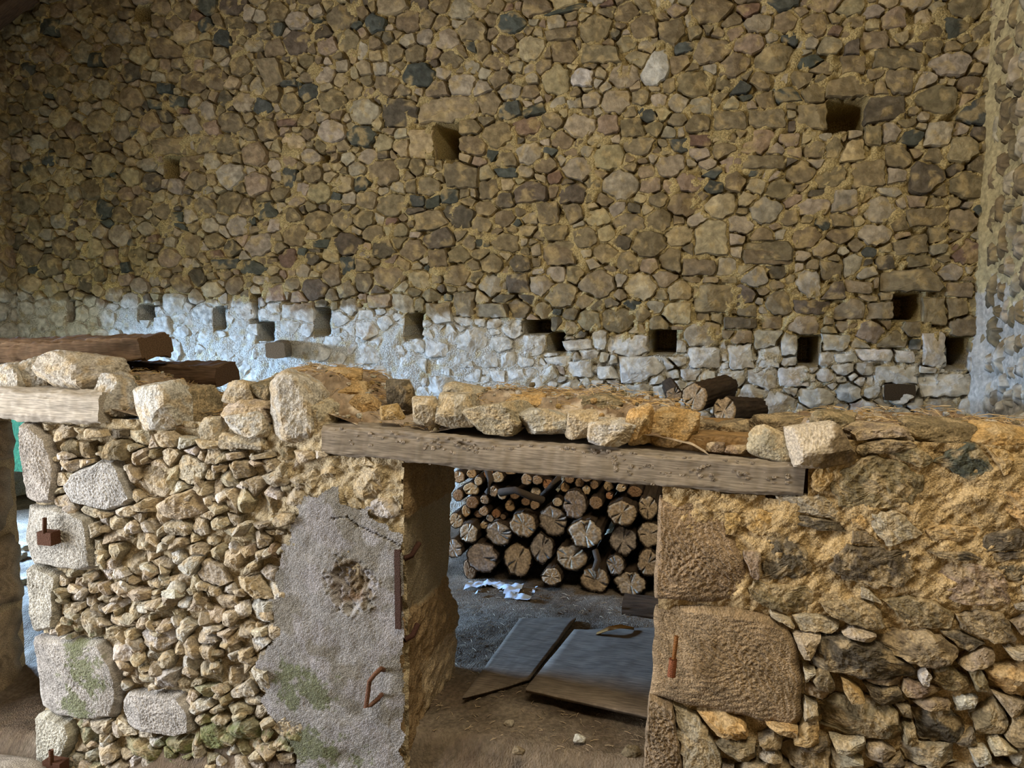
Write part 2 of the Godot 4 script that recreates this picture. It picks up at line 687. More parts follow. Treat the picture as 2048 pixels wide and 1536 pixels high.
# ---------------------------------------------------------------- the tall wall
const TRACED_BACK := [
	["y", [-2.23, 3.08, -2.085, 3.077, -1.774, 3.094, -1.747, 3.154, -1.8, 3.257, -2.097, 3.26, -2.228, 3.251]],
	["d", [-2.539, 3.158, -2.504, 3.072, -2.321, 3.06, -2.237, 3.112, -2.236, 3.226, -2.346, 3.284, -2.53, 3.285]],
	["y", [-2.31, 2.836, -2.101, 2.813, -2.113, 3.041, -2.307, 3.04]],
	["b", [-1.91, 2.865, -1.842, 2.837, -1.709, 2.804, -1.682, 2.89, -1.748, 2.968, -1.909, 2.966]],
	["b", [-2.033, 2.771, -2.021, 2.593, -1.756, 2.581, -1.756, 2.726, -1.883, 2.77]],
	["b", [-1.205, 3.573, -1.192, 3.446, -1.042, 3.422, -0.993, 3.483, -1.055, 3.595]],
	["b", [-0.992, 3.424, -0.7, 3.399, -0.737, 3.508, -0.981, 3.553]],
	["b", [-0.455, 3.655, -0.441, 3.539, -0.335, 3.484, -0.256, 3.556, -0.281, 3.661]],
	["b", [-0.707, 3.012, -0.694, 2.881, -0.526, 2.883, -0.563, 3.014]],
	["b", [-1.316, 2.451, -1.289, 2.289, -1.142, 2.297, -1.149, 2.457]],
	["b", [-1.123, 2.431, -1.059, 2.282, -0.959, 2.328, -0.985, 2.438]],
	["b", [-1.263, 2.027, -0.957, 2.021, -1.046, 2.171, -1.263, 2.164]],
	["b", [-2.273, 2.397, -2.26, 2.28, -2.12, 2.276, -1.981, 2.323, -2.077, 2.442]],
	["x", [-0.567, 3.307, -0.554, 3.236, -0.448, 3.222, -0.367, 3.291, -0.381, 3.465, -0.475, 3.461]],
	["w", [-1.06, 3.334, -1.053, 3.262, -0.905, 3.251, -0.893, 3.357, -1.004, 3.389]],
	["s", [-0.588, 3.075, -0.563, 3.003, -0.503, 2.975, -0.444, 2.995, -0.493, 3.103]],
	["s", [-1.42, 3.12, -1.407, 3.07, -1.241, 3.095, -1.254, 3.169]],
	["s", [-2.049, 2.473, -1.912, 2.474, -1.912, 2.575, -2.048, 2.581]],
	["s", [-0.371, 2.85, -0.335, 2.766, -0.23, 2.761, -0.231, 2.854]],
	["s", [-1.265, 2.817, -1.189, 2.777, -1.138, 2.823, -1.253, 2.853]],
	["s", [-1.643, 2.714, -1.603, 2.649, -1.459, 2.643, -1.459, 2.717]],
	["s", [-1.778, 2.139, -1.671, 2.136, -1.67, 2.199, -1.778, 2.202]],
	["s", [-1.269, 3.781, -1.218, 3.77, -0.934, 3.806, -0.959, 3.844]],
	["s", [-1.865, 3.644, -1.839, 3.58, -1.772, 3.562, -1.772, 3.635]],
	["s", [-0.336, 3.507, -0.334, 3.426, -0.208, 3.438, -0.186, 3.493]],
	["s", [-2.313, 2.554, -2.286, 2.462, -2.188, 2.459, -2.187, 2.536]],
	["t", [-2.731, 3.645, -2.725, 3.587, -2.639, 3.586, -2.637, 3.688, -2.694, 3.731]],
	["t", [-2.604, 3.558, -2.598, 3.468, -2.477, 3.459, -2.483, 3.561]],
	["b", [-1.256, 3.661, -1.243, 3.594, -1.006, 3.59, -1.007, 3.673]],
	["t", [-1.09, 3.169, -1.077, 3.108, -0.978, 3.114, -0.991, 3.186]],
	["b", [-4.642, 3.921, -4.582, 3.764, -4.318, 3.742, -4.282, 3.807, -4.442, 3.916]],
	["b", [-4.253, 3.723, -4.01, 3.716, -4.005, 3.849, -4.248, 3.844]],
	["b", [-3.618, 3.656, -3.531, 3.437, -3.362, 3.463, -3.402, 3.664]],
	["t", [-4.387, 3.28, -4.229, 3.105, -4.113, 3.139, -4.173, 3.28]],
	["b", [-4.647, 3.102, -4.585, 2.972, -4.267, 2.968, -4.262, 3.093]],
	["b", [-4.212, 3.117, -4.201, 2.965, -4.005, 2.982, -4.017, 3.092]],
	["s", [-3.669, 2.527, -3.641, 2.403, -3.437, 2.424, -3.496, 2.548]],
	["s", [-3.399, 2.666, -3.292, 2.648, -3.273, 2.794, -3.395, 2.814]],
	["s", [-4.446, 3.45, -4.433, 3.353, -4.268, 3.341, -4.265, 3.423]],
	["s", [-4.648, 3.437, -4.635, 3.353, -4.484, 3.342, -4.465, 3.396]],
	["s", [-4.545, 3.471, -4.395, 3.467, -4.392, 3.543, -4.542, 3.554]],
	["s", [-4.454, 2.5, -4.441, 2.415, -4.34, 2.412, -4.336, 2.496]],
	["r", [-4.738, 2.252, -4.584, 2.248, -4.598, 2.32, -4.719, 2.295]],
	["s", [-5.238, 3.749, -5.081, 3.722, -5.075, 3.848, -5.197, 3.859]],
	["s", [-5.734, 4.191, -5.725, 4.048, -5.526, 4.029, -5.517, 4.17]],
	["s", [-3.15, 2.225, -3.136, 2.171, -3.001, 2.168, -2.984, 2.234]],
	["s", [-3.291, 2.12, -3.214, 2.105, -3.197, 2.172, -3.289, 2.175]],
	["b", [-3.903, 4.027, -3.875, 3.931, -3.718, 3.916, -3.715, 4.008]],
	["s", [-3.407, 3.48, -3.393, 3.439, -3.256, 3.442, -3.255, 3.494]],
	["t", [-2.925, 3.598, -2.912, 3.519, -2.799, 3.51, -2.797, 3.6]],
	["r", [-3.446, 3.178, -3.432, 3.13, -3.264, 3.126, -3.232, 3.19]],
	["s", [-3.828, 2.076, -3.815, 1.978, -3.608, 1.961, -3.559, 2.015, -3.699, 2.087]],
	["s", [-4.104, 2.095, -4.058, 2.009, -3.846, 2.02, -3.827, 2.103]],
	["s", [-4.991, 2.083, -4.978, 1.995, -4.872, 2.008, -4.902, 2.096]],
	["t", [-3.938, 1.683, -3.844, 1.598, -3.683, 1.598, -3.709, 1.767, -3.934, 1.796]],
	["p", [-3.441, 1.723, -3.429, 1.612, -3.135, 1.571, -3.147, 1.735]],
	["p", [-3.626, 1.877, -3.583, 1.738, -3.394, 1.751, -3.421, 1.889]],
	["w", [-2.193, 1.458, -2.18, 1.312, -2.011, 1.314, -1.983, 1.407]],
	["w", [-2.765, 1.086, -2.485, 1.092, -2.482, 1.254, -2.763, 1.223]],
	["w", [-2.467, 1.322, -2.455, 1.093, -2.239, 1.098, -2.21, 1.192, -2.323, 1.31]],
	["w", [-2.167, 1.179, -1.984, 1.169, -1.984, 1.301, -2.166, 1.299]],
	["w", [-1.099, 1.288, -1.073, 1.174, -0.882, 1.178, -0.895, 1.303]],
	["w", [-1.915, 1.223, -1.901, 1.131, -1.75, 1.121, -1.736, 1.226]],
	["w", [-1.668, 1.214, -1.654, 1.136, -1.546, 1.126, -1.546, 1.217]],
	["w", [-1.533, 1.217, -1.52, 1.139, -1.386, 1.155, -1.413, 1.232]],
	["w", [-0.783, 1.367, -0.621, 1.319, -0.487, 1.37, -0.489, 1.493, -0.772, 1.492]],
	["w", [-0.695, 1.331, -0.681, 1.131, -0.533, 1.147, -0.364, 1.237, -0.402, 1.347]],
	["w", [-0.857, 1.253, -0.844, 1.166, -0.693, 1.169, -0.744, 1.268]],
	["w", [-1.255, 1.311, -1.229, 1.273, -1.061, 1.263, -1.036, 1.339]],
	["t", [-1.113, 1.439, -1.087, 1.364, -0.884, 1.391, -0.897, 1.466]],
	["b", [-2.191, 1.643, -2.107, 1.564, -1.968, 1.577, -1.981, 1.734, -2.19, 1.722]],
	["b", [-1.966, 1.799, -1.94, 1.629, -1.802, 1.616, -1.788, 1.81]],
	["b", [-1.788, 1.72, -1.775, 1.616, -1.506, 1.616, -1.546, 1.718]],
	["d", [-1.546, 1.935, -1.533, 1.795, -1.361, 1.793, -1.375, 1.945]],
	["b", [-1.271, 2.156, -1.245, 1.993, -1.015, 2.001, -1.041, 2.162]],
	["p", [-2.679, 1.791, -2.666, 1.684, -2.476, 1.697, -2.474, 1.803]],
	["s", [-2.91, 2.09, -2.898, 1.955, -2.779, 1.953, -2.776, 2.1]],
	["b", [-2.158, 2.126, -2.145, 1.983, -2.006, 2.007, -2.019, 2.136]],
	["w", [-0.209, 1.402, -0.194, 1.256, 0.017, 1.26, 0.014, 1.404]],
	["w", [0.06, 1.416, 0.086, 1.249, 0.246, 1.263, 0.22, 1.43]],
	["w", [0.266, 1.383, 0.269, 1.264, 0.415, 1.266, 0.411, 1.42]],
	["w", [0.404, 1.266, 0.408, 1.136, 0.608, 1.14, 0.592, 1.281]],
	["w", [0.753, 1.365, 0.766, 1.307, 0.915, 1.32, 0.892, 1.378]],
	["w", [0.881, 1.401, 0.926, 1.321, 1.126, 1.323, 1.123, 1.403]],
	["w", [1.133, 1.398, 1.141, 1.318, 1.26, 1.314, 1.247, 1.393]],
	["w", [1.012, 1.287, 1.016, 1.173, 1.276, 1.178, 1.271, 1.292]],
	["w", [1.284, 1.235, 1.29, 1.087, 1.643, 1.108, 1.636, 1.253]],
	["b", [-0.182, 1.847, -0.178, 1.656, 0.112, 1.643, 0.107, 1.844]],
	["d", [0.48, 1.735, 0.494, 1.642, 0.69, 1.63, 0.731, 1.722]],
	["b", [0.701, 1.63, 0.778, 1.596, 0.937, 1.607, 0.944, 1.709, 0.858, 1.756]],
	["b", [0.954, 1.709, 0.958, 1.596, 1.115, 1.607, 1.111, 1.72]],
	["b", [1.284, 1.741, 1.291, 1.562, 1.443, 1.562, 1.415, 1.74]],
	["b", [1.025, 1.788, 1.394, 1.774, 1.412, 1.829, 1.306, 1.941, 1.031, 1.912]],
	["b", [-0.256, 2.028, -0.254, 1.908, -0.032, 1.905, -0.023, 2.011]],
	["d", [0.032, 1.619, 0.034, 1.536, 0.262, 1.537, 0.26, 1.607]],
	["b", [0.282, 1.631, 0.285, 1.537, 0.419, 1.537, 0.417, 1.619]],
	["b", [0.158, 2.078, 0.161, 1.984, 0.484, 1.967, 0.481, 2.07]],
	["b", [0.811, 1.87, 0.825, 1.779, 0.984, 1.766, 0.981, 1.845]],
	["b", [0.646, 1.998, 0.662, 1.86, 0.79, 1.87, 0.787, 1.973]],
	["b", [1.421, 1.84, 1.425, 1.751, 1.584, 1.739, 1.58, 1.838]],
	["w", [1.294, 1.506, 1.302, 1.303, 1.445, 1.283, 1.435, 1.518]],
	["w", [0.673, 1.503, 0.687, 1.387, 0.828, 1.389, 0.877, 1.493]],
	["b", [0.475, 3.024, 0.48, 2.867, 0.673, 2.855, 0.657, 3.023]],
	["d", [0.889, 2.963, 0.892, 2.875, 1.147, 2.902, 1.141, 3.042, 0.917, 3.048]],
	["b", [0.655, 3.067, 0.792, 3.051, 0.937, 3.068, 0.945, 3.133, 0.819, 3.197, 0.662, 3.176]],
	["b", [0.851, 3.465, 0.855, 3.356, 1.019, 3.342, 1.014, 3.46]],
	["b", [0.731, 3.324, 0.745, 3.214, 0.891, 3.202, 0.887, 3.31]],
	["b", [0.533, 3.242, 0.672, 3.208, 0.723, 3.248, 0.658, 3.308]],
	["t", [0.464, 3.402, 0.582, 3.38, 0.602, 3.433, 0.504, 3.497]],
	["b", [0.169, 3.012, 0.172, 2.909, 0.415, 2.872, 0.4, 3.007]],
	["b", [-0.067, 3.028, -0.053, 2.889, 0.161, 2.887, 0.147, 3.013]],
	["b", [-0.261, 2.937, -0.248, 2.889, -0.087, 2.891, -0.089, 2.995, -0.193, 3.013]],
	["s", [0.32, 3.147, 0.344, 3.044, 0.507, 3.055, 0.45, 3.148]],
	["s", [0.032, 3.123, 0.155, 3.126, 0.187, 3.168, 0.108, 3.219]],
	["s", [-0.139, 2.593, -0.046, 2.565, 0.01, 2.621, -0.014, 2.656]],
	["b", [0.022, 2.585, 0.024, 2.493, 0.126, 2.465, 0.169, 2.544, 0.089, 2.617]],
	["b", [0.597, 2.536, 0.61, 2.479, 0.717, 2.474, 0.8, 2.515, 0.796, 2.627, 0.659, 2.634]],
	["b", [0.817, 2.625, 0.833, 2.469, 1.041, 2.471, 1.024, 2.648]],
	["t", [1.046, 2.482, 1.163, 2.499, 1.16, 2.564, 1.047, 2.592]],
	["t", [0.494, 2.37, 0.507, 2.301, 0.691, 2.295, 0.709, 2.396, 0.558, 2.413]],
	["y", [-0.178, 2.231, -0.174, 2.053, 0.057, 2.036, 0.04, 2.283, -0.086, 2.287]],
	["b", [0.148, 2.034, 0.149, 1.999, 0.483, 1.993, 0.468, 2.131, 0.168, 2.127]],
	["b", [1.16, 2.312, 1.195, 2.201, 1.416, 2.205, 1.411, 2.325]],
	["b", [1.086, 2.104, 1.11, 2.014, 1.303, 2.032, 1.297, 2.165]],
	["b", [0.666, 2.745, 0.668, 2.667, 0.743, 2.663, 0.772, 2.739, 0.726, 2.83]],
	["b", [0.893, 2.864, 0.907, 2.742, 1.001, 2.726, 0.996, 2.857]],
	["r", [-0.225, 2.876, -0.223, 2.795, -0.074, 2.787, -0.075, 2.867]],
	["b", [0.132, 2.718, 0.134, 2.626, 0.411, 2.612, 0.409, 2.703]],
	["b", [0.931, 3.231, 1.245, 3.195, 1.252, 3.279, 1.099, 3.346, 0.947, 3.348]],
	["b", [1.135, 3.47, 1.148, 3.373, 1.365, 3.385, 1.322, 3.473]],
	["t", [1.245, 2.712, 1.394, 2.704, 1.427, 2.862, 1.279, 2.861]],
]
const HOLES := [[-4.500, 2.780, -4.369, 2.939], [-4.802, 1.604, -4.665, 1.724], [-4.063, 1.512, -3.959, 1.699], [-3.712, 1.575, -3.663, 1.800], [-3.649, 1.432, -3.505, 1.575], [-3.130, 1.475, -2.997, 1.688], [-2.343, 1.460, -2.220, 1.634], [-1.400, 1.492, -1.208, 1.588], [-1.216, 1.363, -1.102, 1.492], [-0.475, 1.347, -0.296, 1.517], [0.529, 1.283, 0.658, 1.487], [1.447, 1.278, 1.564, 1.482], [1.117, 1.596, 1.285, 1.761], [0.671, 2.848, 0.889, 3.039], [-2.095, 2.810, -1.913, 3.063], [-4.742, 4.071, -4.596, 4.198], [-5.562, 1.595, -5.491, 1.771], [-3.049, 2.835, -2.976, 2.893]]

func in_hole(x: float, y: float, grow: float) -> bool:
	for h in HOLES:
		if x > h[0] - grow and x < h[2] + grow and y > h[1] - grow and y < h[3] + grow:
			return true
	return false

# the biggest stones become parts one by one; the rest one part
func lay(host: Node3D, list: Array, limit: int, facets: bool, mats: Callable, rest_mat: Material) -> void:
	list.sort_custom(func(a, b): return a.w > b.w)
	var rest := Buf.new()
	for i in list.size():
		var s: Dictionary = list[i]
		if i < limit:
			var b := Buf.new()
			stone(b, s.poly, s, s.tint)
			part("stone", b.mesh(mats.call(s), facets and not s.get("soft", false)), host)
		else:
			stone(rest, s.poly, s, s.tint)
	if rest.v.size():
		part("rubble", rest.mesh(rest_mat, facets), host, "stuff")

func tall_wall() -> void:
	rng.seed = 11
	var w := thing("wall_back", "tall rubble stone wall with ochre mortar and rows of square joist holes", "wall", Vector3.ZERO, "", "structure")
	var fr := Transform3D(Basis.IDENTITY, Vector3(0, 0, BACK))
	var hgt := func(x: float, y: float) -> float:
		if in_hole(x, y, 0.0):
			return -0.5
		var p := Vector3(x, y, 0)
		var fill := clampf((wash_light_edge(x) - y) * 8.0, 0.0, 1.0) * smoothstep(-1.0, -1.5, x)
		var pit := smoothstep(0.20, 0.34, F3(p + Vector3(40, 0, 0), 5.0)) + smoothstep(0.14, 0.28, F3(p + Vector3(0, 40, 0), 14.0))
		return 0.013 + 0.022 * F3(p, 3.5) + 0.016 * F3(p, 12.0) - 0.05 * pit * (1.0 - fill) + 0.009 * fill
	var bed := sheet(-6.3, 1.75, 0.0, 4.75, 0.024, hgt, far_mortar_tint, fr)
	part("mortar", bed.mesh(M.far_mortar), w)
	part("core", box(Vector3(8.6, 5.2, 0.3), Vector3(-2.3, 2.3, BACK - 0.75), S(120, 100, 70)).mesh(M.shell), w)
	var region := PackedVector2Array([Vector2(-6.25, 0.7), Vector2(1.66, 0.7), Vector2(1.66, 4.7), Vector2(-6.25, 4.7)])
	var feats := []
	var list := []
	for t in TRACED_BACK:
		var p := flat2(t[1])
		feats.append(p)
		list.append({"poly": p, "kind": t[0], "traced": true})
	for h in HOLES:
		feats.append(PackedVector2Array([Vector2(h[0], h[1]), Vector2(h[2], h[1]), Vector2(h[2], h[3]), Vector2(h[0], h[3])]))
	var found := pack(region, feats, [[0.095, 400], [0.078, 1600], [0.062, 4500], [0.048, 9000], [0.035, 15000], [0.026, 15000]], 1.3, 0.0068, func(_p): return true)
	for p in found:
		list.append({"poly": p, "kind": far_kind(), "traced": false})
	for s in list:
		var sz := sqrt(area(s.poly))
		s.w = sz + (0.1 if s.traced else 0.0)
		s.n = 24 if sz > 0.13 else (17 if sz > 0.08 else 11)
		s.k = 7 if sz > 0.13 else (4 if sz > 0.08 else 2)
		s.proud = rng.randf_range(0.008, 0.036) + 0.08 * sz
		s.rough = 0.022 * sz
		s.tilt = 0.16
		s.bevel = 0.06
		s.slope = 0.45
		s.frame = fr
		s.color = palette(s.kind)
		if s.kind == "t":
			s.color *= 0.84
		s.tint = far_tint
		s.back = 0.05
		s.wobble = 0.05
		s.smooth = 0
	lay(w, list, 300, true, func(_s): return M.far_stone, M.far_stone)
	print("tall wall stones ", list.size())

# ---------------------------------------------------------------- the low partition
const TRACED_LEFT := [
	["g", [-2.842, 0.938, -2.833, 0.837, -2.787, 0.818, -2.689, 0.833, -2.674, 0.913, -2.67, 0.98, -2.687, 1.038, -2.713, 1.103, -2.786, 1.163, -2.832, 1.166, -2.84, 1.123]],
	["g", [-2.841, 0.751, -2.84, 0.644, -2.831, 0.55, -2.549, 0.548, -2.498, 0.565, -2.495, 0.712, -2.507, 0.778, -2.565, 0.799, -2.7, 0.815, -2.835, 0.807]],
	["g", [-2.619, 0.912, -2.615, 0.883, -2.588, 0.839, -2.407, 0.813, -2.328, 0.843, -2.293, 0.869, -2.344, 0.997, -2.366, 1.028, -2.424, 1.029, -2.576, 0.964]],
	["t", [-2.341, 0.964, -2.249, 0.884, -2.202, 0.879, -2.123, 0.892, -2.116, 0.94, -2.122, 1, -2.22, 1.015, -2.325, 0.99]],
	["t", [-2.123, 0.936, -2.103, 0.913, -2.083, 0.954, -2.075, 1.022, -2.113, 1.008]],
	["b", [-2.646, 1.04, -2.592, 1.022, -2.547, 1.028, -2.568, 1.097, -2.607, 1.103, -2.643, 1.09]],
	["b", [-2.558, 1.097, -2.542, 1.026, -2.483, 1.031, -2.479, 1.096]],
	["t", [-2.652, 1.019, -2.649, 0.998, -2.63, 0.966, -2.581, 0.964, -2.544, 0.991, -2.562, 1.019]],
	["b", [-2.48, 1.08, -2.469, 1.023, -2.424, 1.029, -2.426, 1.084]],
	["b", [-2.421, 1.099, -2.419, 1.034, -2.376, 1.024, -2.299, 1.031, -2.305, 1.104, -2.372, 1.113]],
	["d", [-2.432, 1.151, -2.391, 1.116, -2.319, 1.123, -2.317, 1.155]],
	["t", [-2.316, 1.119, -2.291, 1.1, -2.211, 1.091, -2.201, 1.124, -2.213, 1.155, -2.313, 1.148]],
	["t", [-2.168, 1.117, -2.151, 1.094, -2.072, 1.093, -2.066, 1.129, -2.106, 1.159, -2.167, 1.145]],
	["b", [-2.218, 1.051, -2.191, 1.036, -2.148, 1.05, -2.151, 1.086, -2.217, 1.075]],
	["t", [-2.304, 0.836, -2.29, 0.821, -2.201, 0.814, -2.156, 0.878, -2.24, 0.873]],
	["t", [-2.195, 0.847, -2.14, 0.81, -2.057, 0.8, -1.988, 0.824, -1.928, 0.852, -1.962, 0.897, -2.016, 0.926, -2.118, 0.888]],
	["t", [-2.271, 0.72, -2.267, 0.708, -2.173, 0.707, -2.162, 0.748, -2.207, 0.777, -2.249, 0.791]],
	["t", [-2.161, 0.76, -2.106, 0.728, -2.037, 0.733, -2.022, 0.766, -2.057, 0.8, -2.122, 0.795]],
	["w", [-2.327, 0.753, -2.315, 0.717, -2.271, 0.732, -2.26, 0.766, -2.292, 0.788]],
	["w", [-2.477, 0.775, -2.44, 0.732, -2.42, 0.746, -2.447, 0.79]],
	["t", [-2.423, 0.779, -2.414, 0.755, -2.372, 0.737, -2.328, 0.744, -2.326, 0.79, -2.383, 0.798]],
	["t", [-2.461, 0.706, -2.453, 0.669, -2.321, 0.696, -2.344, 0.71, -2.416, 0.73]],
	["t", [-2.315, 0.708, -2.298, 0.668, -2.208, 0.651, -2.178, 0.702, -2.262, 0.712]],
	["w", [-2.185, 0.653, -2.122, 0.682, -2.126, 0.714, -2.178, 0.694]],
	["t", [-2.062, 0.687, -2.045, 0.656, -1.958, 0.663, -1.943, 0.7, -1.992, 0.712]],
	["g", [-2.836, 0.458, -2.834, 0.249, -2.717, 0.283, -2.696, 0.363, -2.687, 0.518, -2.773, 0.55, -2.833, 0.549]],
	["g", [-2.838, 0.073, -2.832, -0.09, -2.763, -0.117, -2.604, -0.113, -2.431, -0.081, -2.403, -0.017, -2.387, 0.095, -2.419, 0.167, -2.48, 0.252, -2.688, 0.242, -2.836, 0.231]],
	["t", [-2.465, 0.626, -2.463, 0.567, -2.438, 0.565, -2.43, 0.637]],
	["w", [-2.439, 0.561, -2.39, 0.565, -2.387, 0.607, -2.406, 0.626, -2.432, 0.595]],
	["t", [-2.36, 0.622, -2.35, 0.577, -2.313, 0.551, -2.255, 0.544, -2.247, 0.614, -2.26, 0.646, -2.342, 0.644]],
	["t", [-2.229, 0.608, -2.225, 0.592, -2.192, 0.578, -2.126, 0.588, -2.12, 0.621, -2.18, 0.636]],
	["w", [-2.128, 0.657, -2.097, 0.606, -2.059, 0.634, -2.081, 0.669]],
	["t", [-2.642, 0.501, -2.639, 0.463, -2.599, 0.454, -2.553, 0.471, -2.555, 0.517]],
	["t", [-2.547, 0.493, -2.539, 0.447, -2.479, 0.461, -2.481, 0.507]],
	["w", [-2.652, 0.415, -2.643, 0.403, -2.587, 0.408, -2.569, 0.444, -2.609, 0.453]],
	["w", [-2.571, 0.422, -2.553, 0.381, -2.502, 0.391, -2.524, 0.444]],
	["t", [-2.476, 0.503, -2.454, 0.455, -2.415, 0.458, -2.436, 0.511]],
	["t", [-2.427, 0.499, -2.4, 0.451, -2.352, 0.443, -2.34, 0.482, -2.377, 0.516]],
	["t", [-2.372, 0.525, -2.364, 0.501, -2.305, 0.506, -2.28, 0.525, -2.323, 0.546]],
	["t", [-2.266, 0.518, -2.243, 0.503, -2.172, 0.506, -2.16, 0.556, -2.208, 0.548]],
	["t", [-2.345, 0.482, -2.313, 0.439, -2.226, 0.455, -2.22, 0.493, -2.291, 0.499]],
	["t", [-2.192, 0.483, -2.188, 0.455, -2.128, 0.428, -2.067, 0.45, -2.064, 0.499, -2.162, 0.503]],
	["t", [-2.165, 0.543, -2.162, 0.507, -2.046, 0.509, -2.034, 0.563, -2.108, 0.565]],
	["t", [-2.5, 0.429, -2.48, 0.427, -2.431, 0.436, -2.415, 0.45, -2.464, 0.454]],
	["w", [-2.488, 0.384, -2.474, 0.368, -2.409, 0.383, -2.343, 0.423, -2.362, 0.442, -2.431, 0.423]],
	["t", [-2.368, 0.404, -2.322, 0.354, -2.288, 0.37, -2.266, 0.427, -2.333, 0.433]],
	["t", [-2.262, 0.406, -2.258, 0.382, -2.192, 0.376, -2.144, 0.385, -2.132, 0.436, -2.189, 0.442]],
	["t", [-2.128, 0.42, -2.126, 0.375, -2.098, 0.365, -2.078, 0.392, -2.086, 0.428]],
	["t", [-2.652, 0.329, -2.62, 0.267, -2.584, 0.276, -2.585, 0.348, -2.605, 0.355]],
	["t", [-2.579, 0.366, -2.577, 0.306, -2.55, 0.258, -2.509, 0.262, -2.486, 0.316, -2.494, 0.366, -2.553, 0.386]],
	["t", [-2.484, 0.363, -2.436, 0.33, -2.338, 0.323, -2.299, 0.336, -2.336, 0.365]],
	["t", [-2.489, 0.26, -2.41, 0.265, -2.36, 0.287, -2.387, 0.326, -2.477, 0.308]],
	["t", [-2.355, 0.275, -2.317, 0.271, -2.282, 0.296, -2.309, 0.326, -2.353, 0.313]],
	["w", [-2.281, 0.308, -2.273, 0.263, -2.217, 0.24, -2.16, 0.247, -2.11, 0.298, -2.116, 0.371, -2.221, 0.356]],
	["t", [-2.073, 0.285, -2.066, 0.245, -2.034, 0.224, -1.964, 0.236, -1.986, 0.27, -2.044, 0.321]],
	["w", [-2.431, 0.237, -2.404, 0.193, -2.345, 0.179, -2.31, 0.2, -2.318, 0.25, -2.386, 0.255]],
	["w", [-2.296, 0.201, -2.283, 0.169, -2.24, 0.162, -2.21, 0.191, -2.188, 0.239, -2.265, 0.243]],
	["t", [-2.386, 0.148, -2.379, 0.098, -2.336, 0.078, -2.268, 0.078, -2.289, 0.139, -2.321, 0.177]],
	["w", [-2.26, 0.142, -2.257, 0.105, -2.229, 0.07, -2.129, 0.087, -2.106, 0.17, -2.192, 0.163]],
	["t", [-2.017, 0.184, -1.995, 0.15, -1.932, 0.117, -1.917, 0.143, -1.915, 0.217, -1.988, 0.225]],
	["b", [-2.118, 0.118, -2.11, 0.077, -2.063, 0.087, -2.047, 0.127, -2.084, 0.139]],
	["m", [-2.048, 0.102, -2.007, 0.074, -1.961, 0.067, -1.923, 0.118, -1.982, 0.123]],
	["t", [-1.93, 0.293, -1.927, 0.261, -1.9, 0.235, -1.856, 0.224, -1.819, 0.237, -1.818, 0.277, -1.843, 0.319, -1.888, 0.33]],
	["t", [-1.856, 0.334, -1.808, 0.307, -1.807, 0.339, -1.824, 0.374]],
	["t", [-1.819, 0.386, -1.797, 0.36, -1.766, 0.356, -1.752, 0.389, -1.791, 0.413]],
	["t", [-1.818, 0.286, -1.814, 0.245, -1.765, 0.259, -1.764, 0.3]],
	["t", [-1.751, 0.269, -1.73, 0.243, -1.66, 0.248, -1.667, 0.303, -1.702, 0.307]],
	["w", [-1.785, 0.196, -1.777, 0.165, -1.756, 0.135, -1.707, 0.121, -1.667, 0.146, -1.678, 0.225, -1.744, 0.234]],
	["o", [-1.857, 0.575, -1.819, 0.514, -1.757, 0.5, -1.665, 0.505, -1.703, 0.565, -1.728, 0.598]],
	["w", [-1.811, 0.487, -1.808, 0.448, -1.764, 0.416, -1.703, 0.406, -1.651, 0.412, -1.632, 0.449, -1.657, 0.494, -1.757, 0.496]],
	["w", [-1.732, 0.602, -1.702, 0.581, -1.659, 0.577, -1.649, 0.632, -1.692, 0.645]],
	["t", [-1.789, 0.597, -1.763, 0.599, -1.723, 0.626, -1.708, 0.667, -1.743, 0.66, -1.784, 0.629]],
	["t", [-1.936, 0.491, -1.919, 0.465, -1.875, 0.445, -1.811, 0.467, -1.828, 0.51, -1.864, 0.51]],
	["t", [-1.88, 0.436, -1.877, 0.388, -1.846, 0.379, -1.813, 0.419, -1.83, 0.449]],
	["t", [-2.068, 0.417, -1.984, 0.426, -1.955, 0.469, -1.981, 0.503, -2.028, 0.487]],
	["t", [-1.985, 0.414, -1.95, 0.381, -1.886, 0.395, -1.888, 0.443, -1.947, 0.462]],
	["w", [-2.001, 0.367, -1.946, 0.344, -1.887, 0.367, -1.895, 0.386]],
	["t", [-1.906, 0.194, -1.885, 0.147, -1.841, 0.132, -1.795, 0.163, -1.807, 0.202, -1.856, 0.208]],
	["b", [-1.618, 1.098, -1.61, 1.056, -1.564, 1.066, -1.55, 1.105, -1.587, 1.118]],
	["t", [-1.546, 1.105, -1.526, 1.053, -1.451, 1.079, -1.467, 1.104]],
	["t", [-1.831, 1.026, -1.819, 1, -1.798, 0.977, -1.732, 0.993, -1.743, 1.05, -1.795, 1.059]],
	["t", [-1.944, 1.087, -1.933, 1.033, -1.871, 1.036, -1.857, 1.06, -1.882, 1.094]],
	["t", [-1.847, 1.08, -1.835, 1.053, -1.769, 1.064, -1.777, 1.091]],
	["t", [-1.751, 1.073, -1.734, 1.058, -1.64, 1.07, -1.652, 1.092]],
	["o", [-1.92, 0.892, -1.891, 0.839, -1.851, 0.845, -1.891, 0.969, -1.918, 0.963]],
	["t", [-1.87, 0.934, -1.847, 0.842, -1.811, 0.836, -1.796, 0.915, -1.817, 0.941]],
	["o", [-1.808, 0.938, -1.806, 0.86, -1.759, 0.84, -1.731, 0.896, -1.764, 0.948]],
	["t", [-1.689, 0.999, -1.681, 0.968, -1.634, 0.956, -1.575, 0.97, -1.565, 1.021, -1.624, 1.025]],
	["t", [-1.722, 0.912, -1.706, 0.866, -1.655, 0.847, -1.594, 0.874, -1.601, 0.942, -1.686, 0.953]],
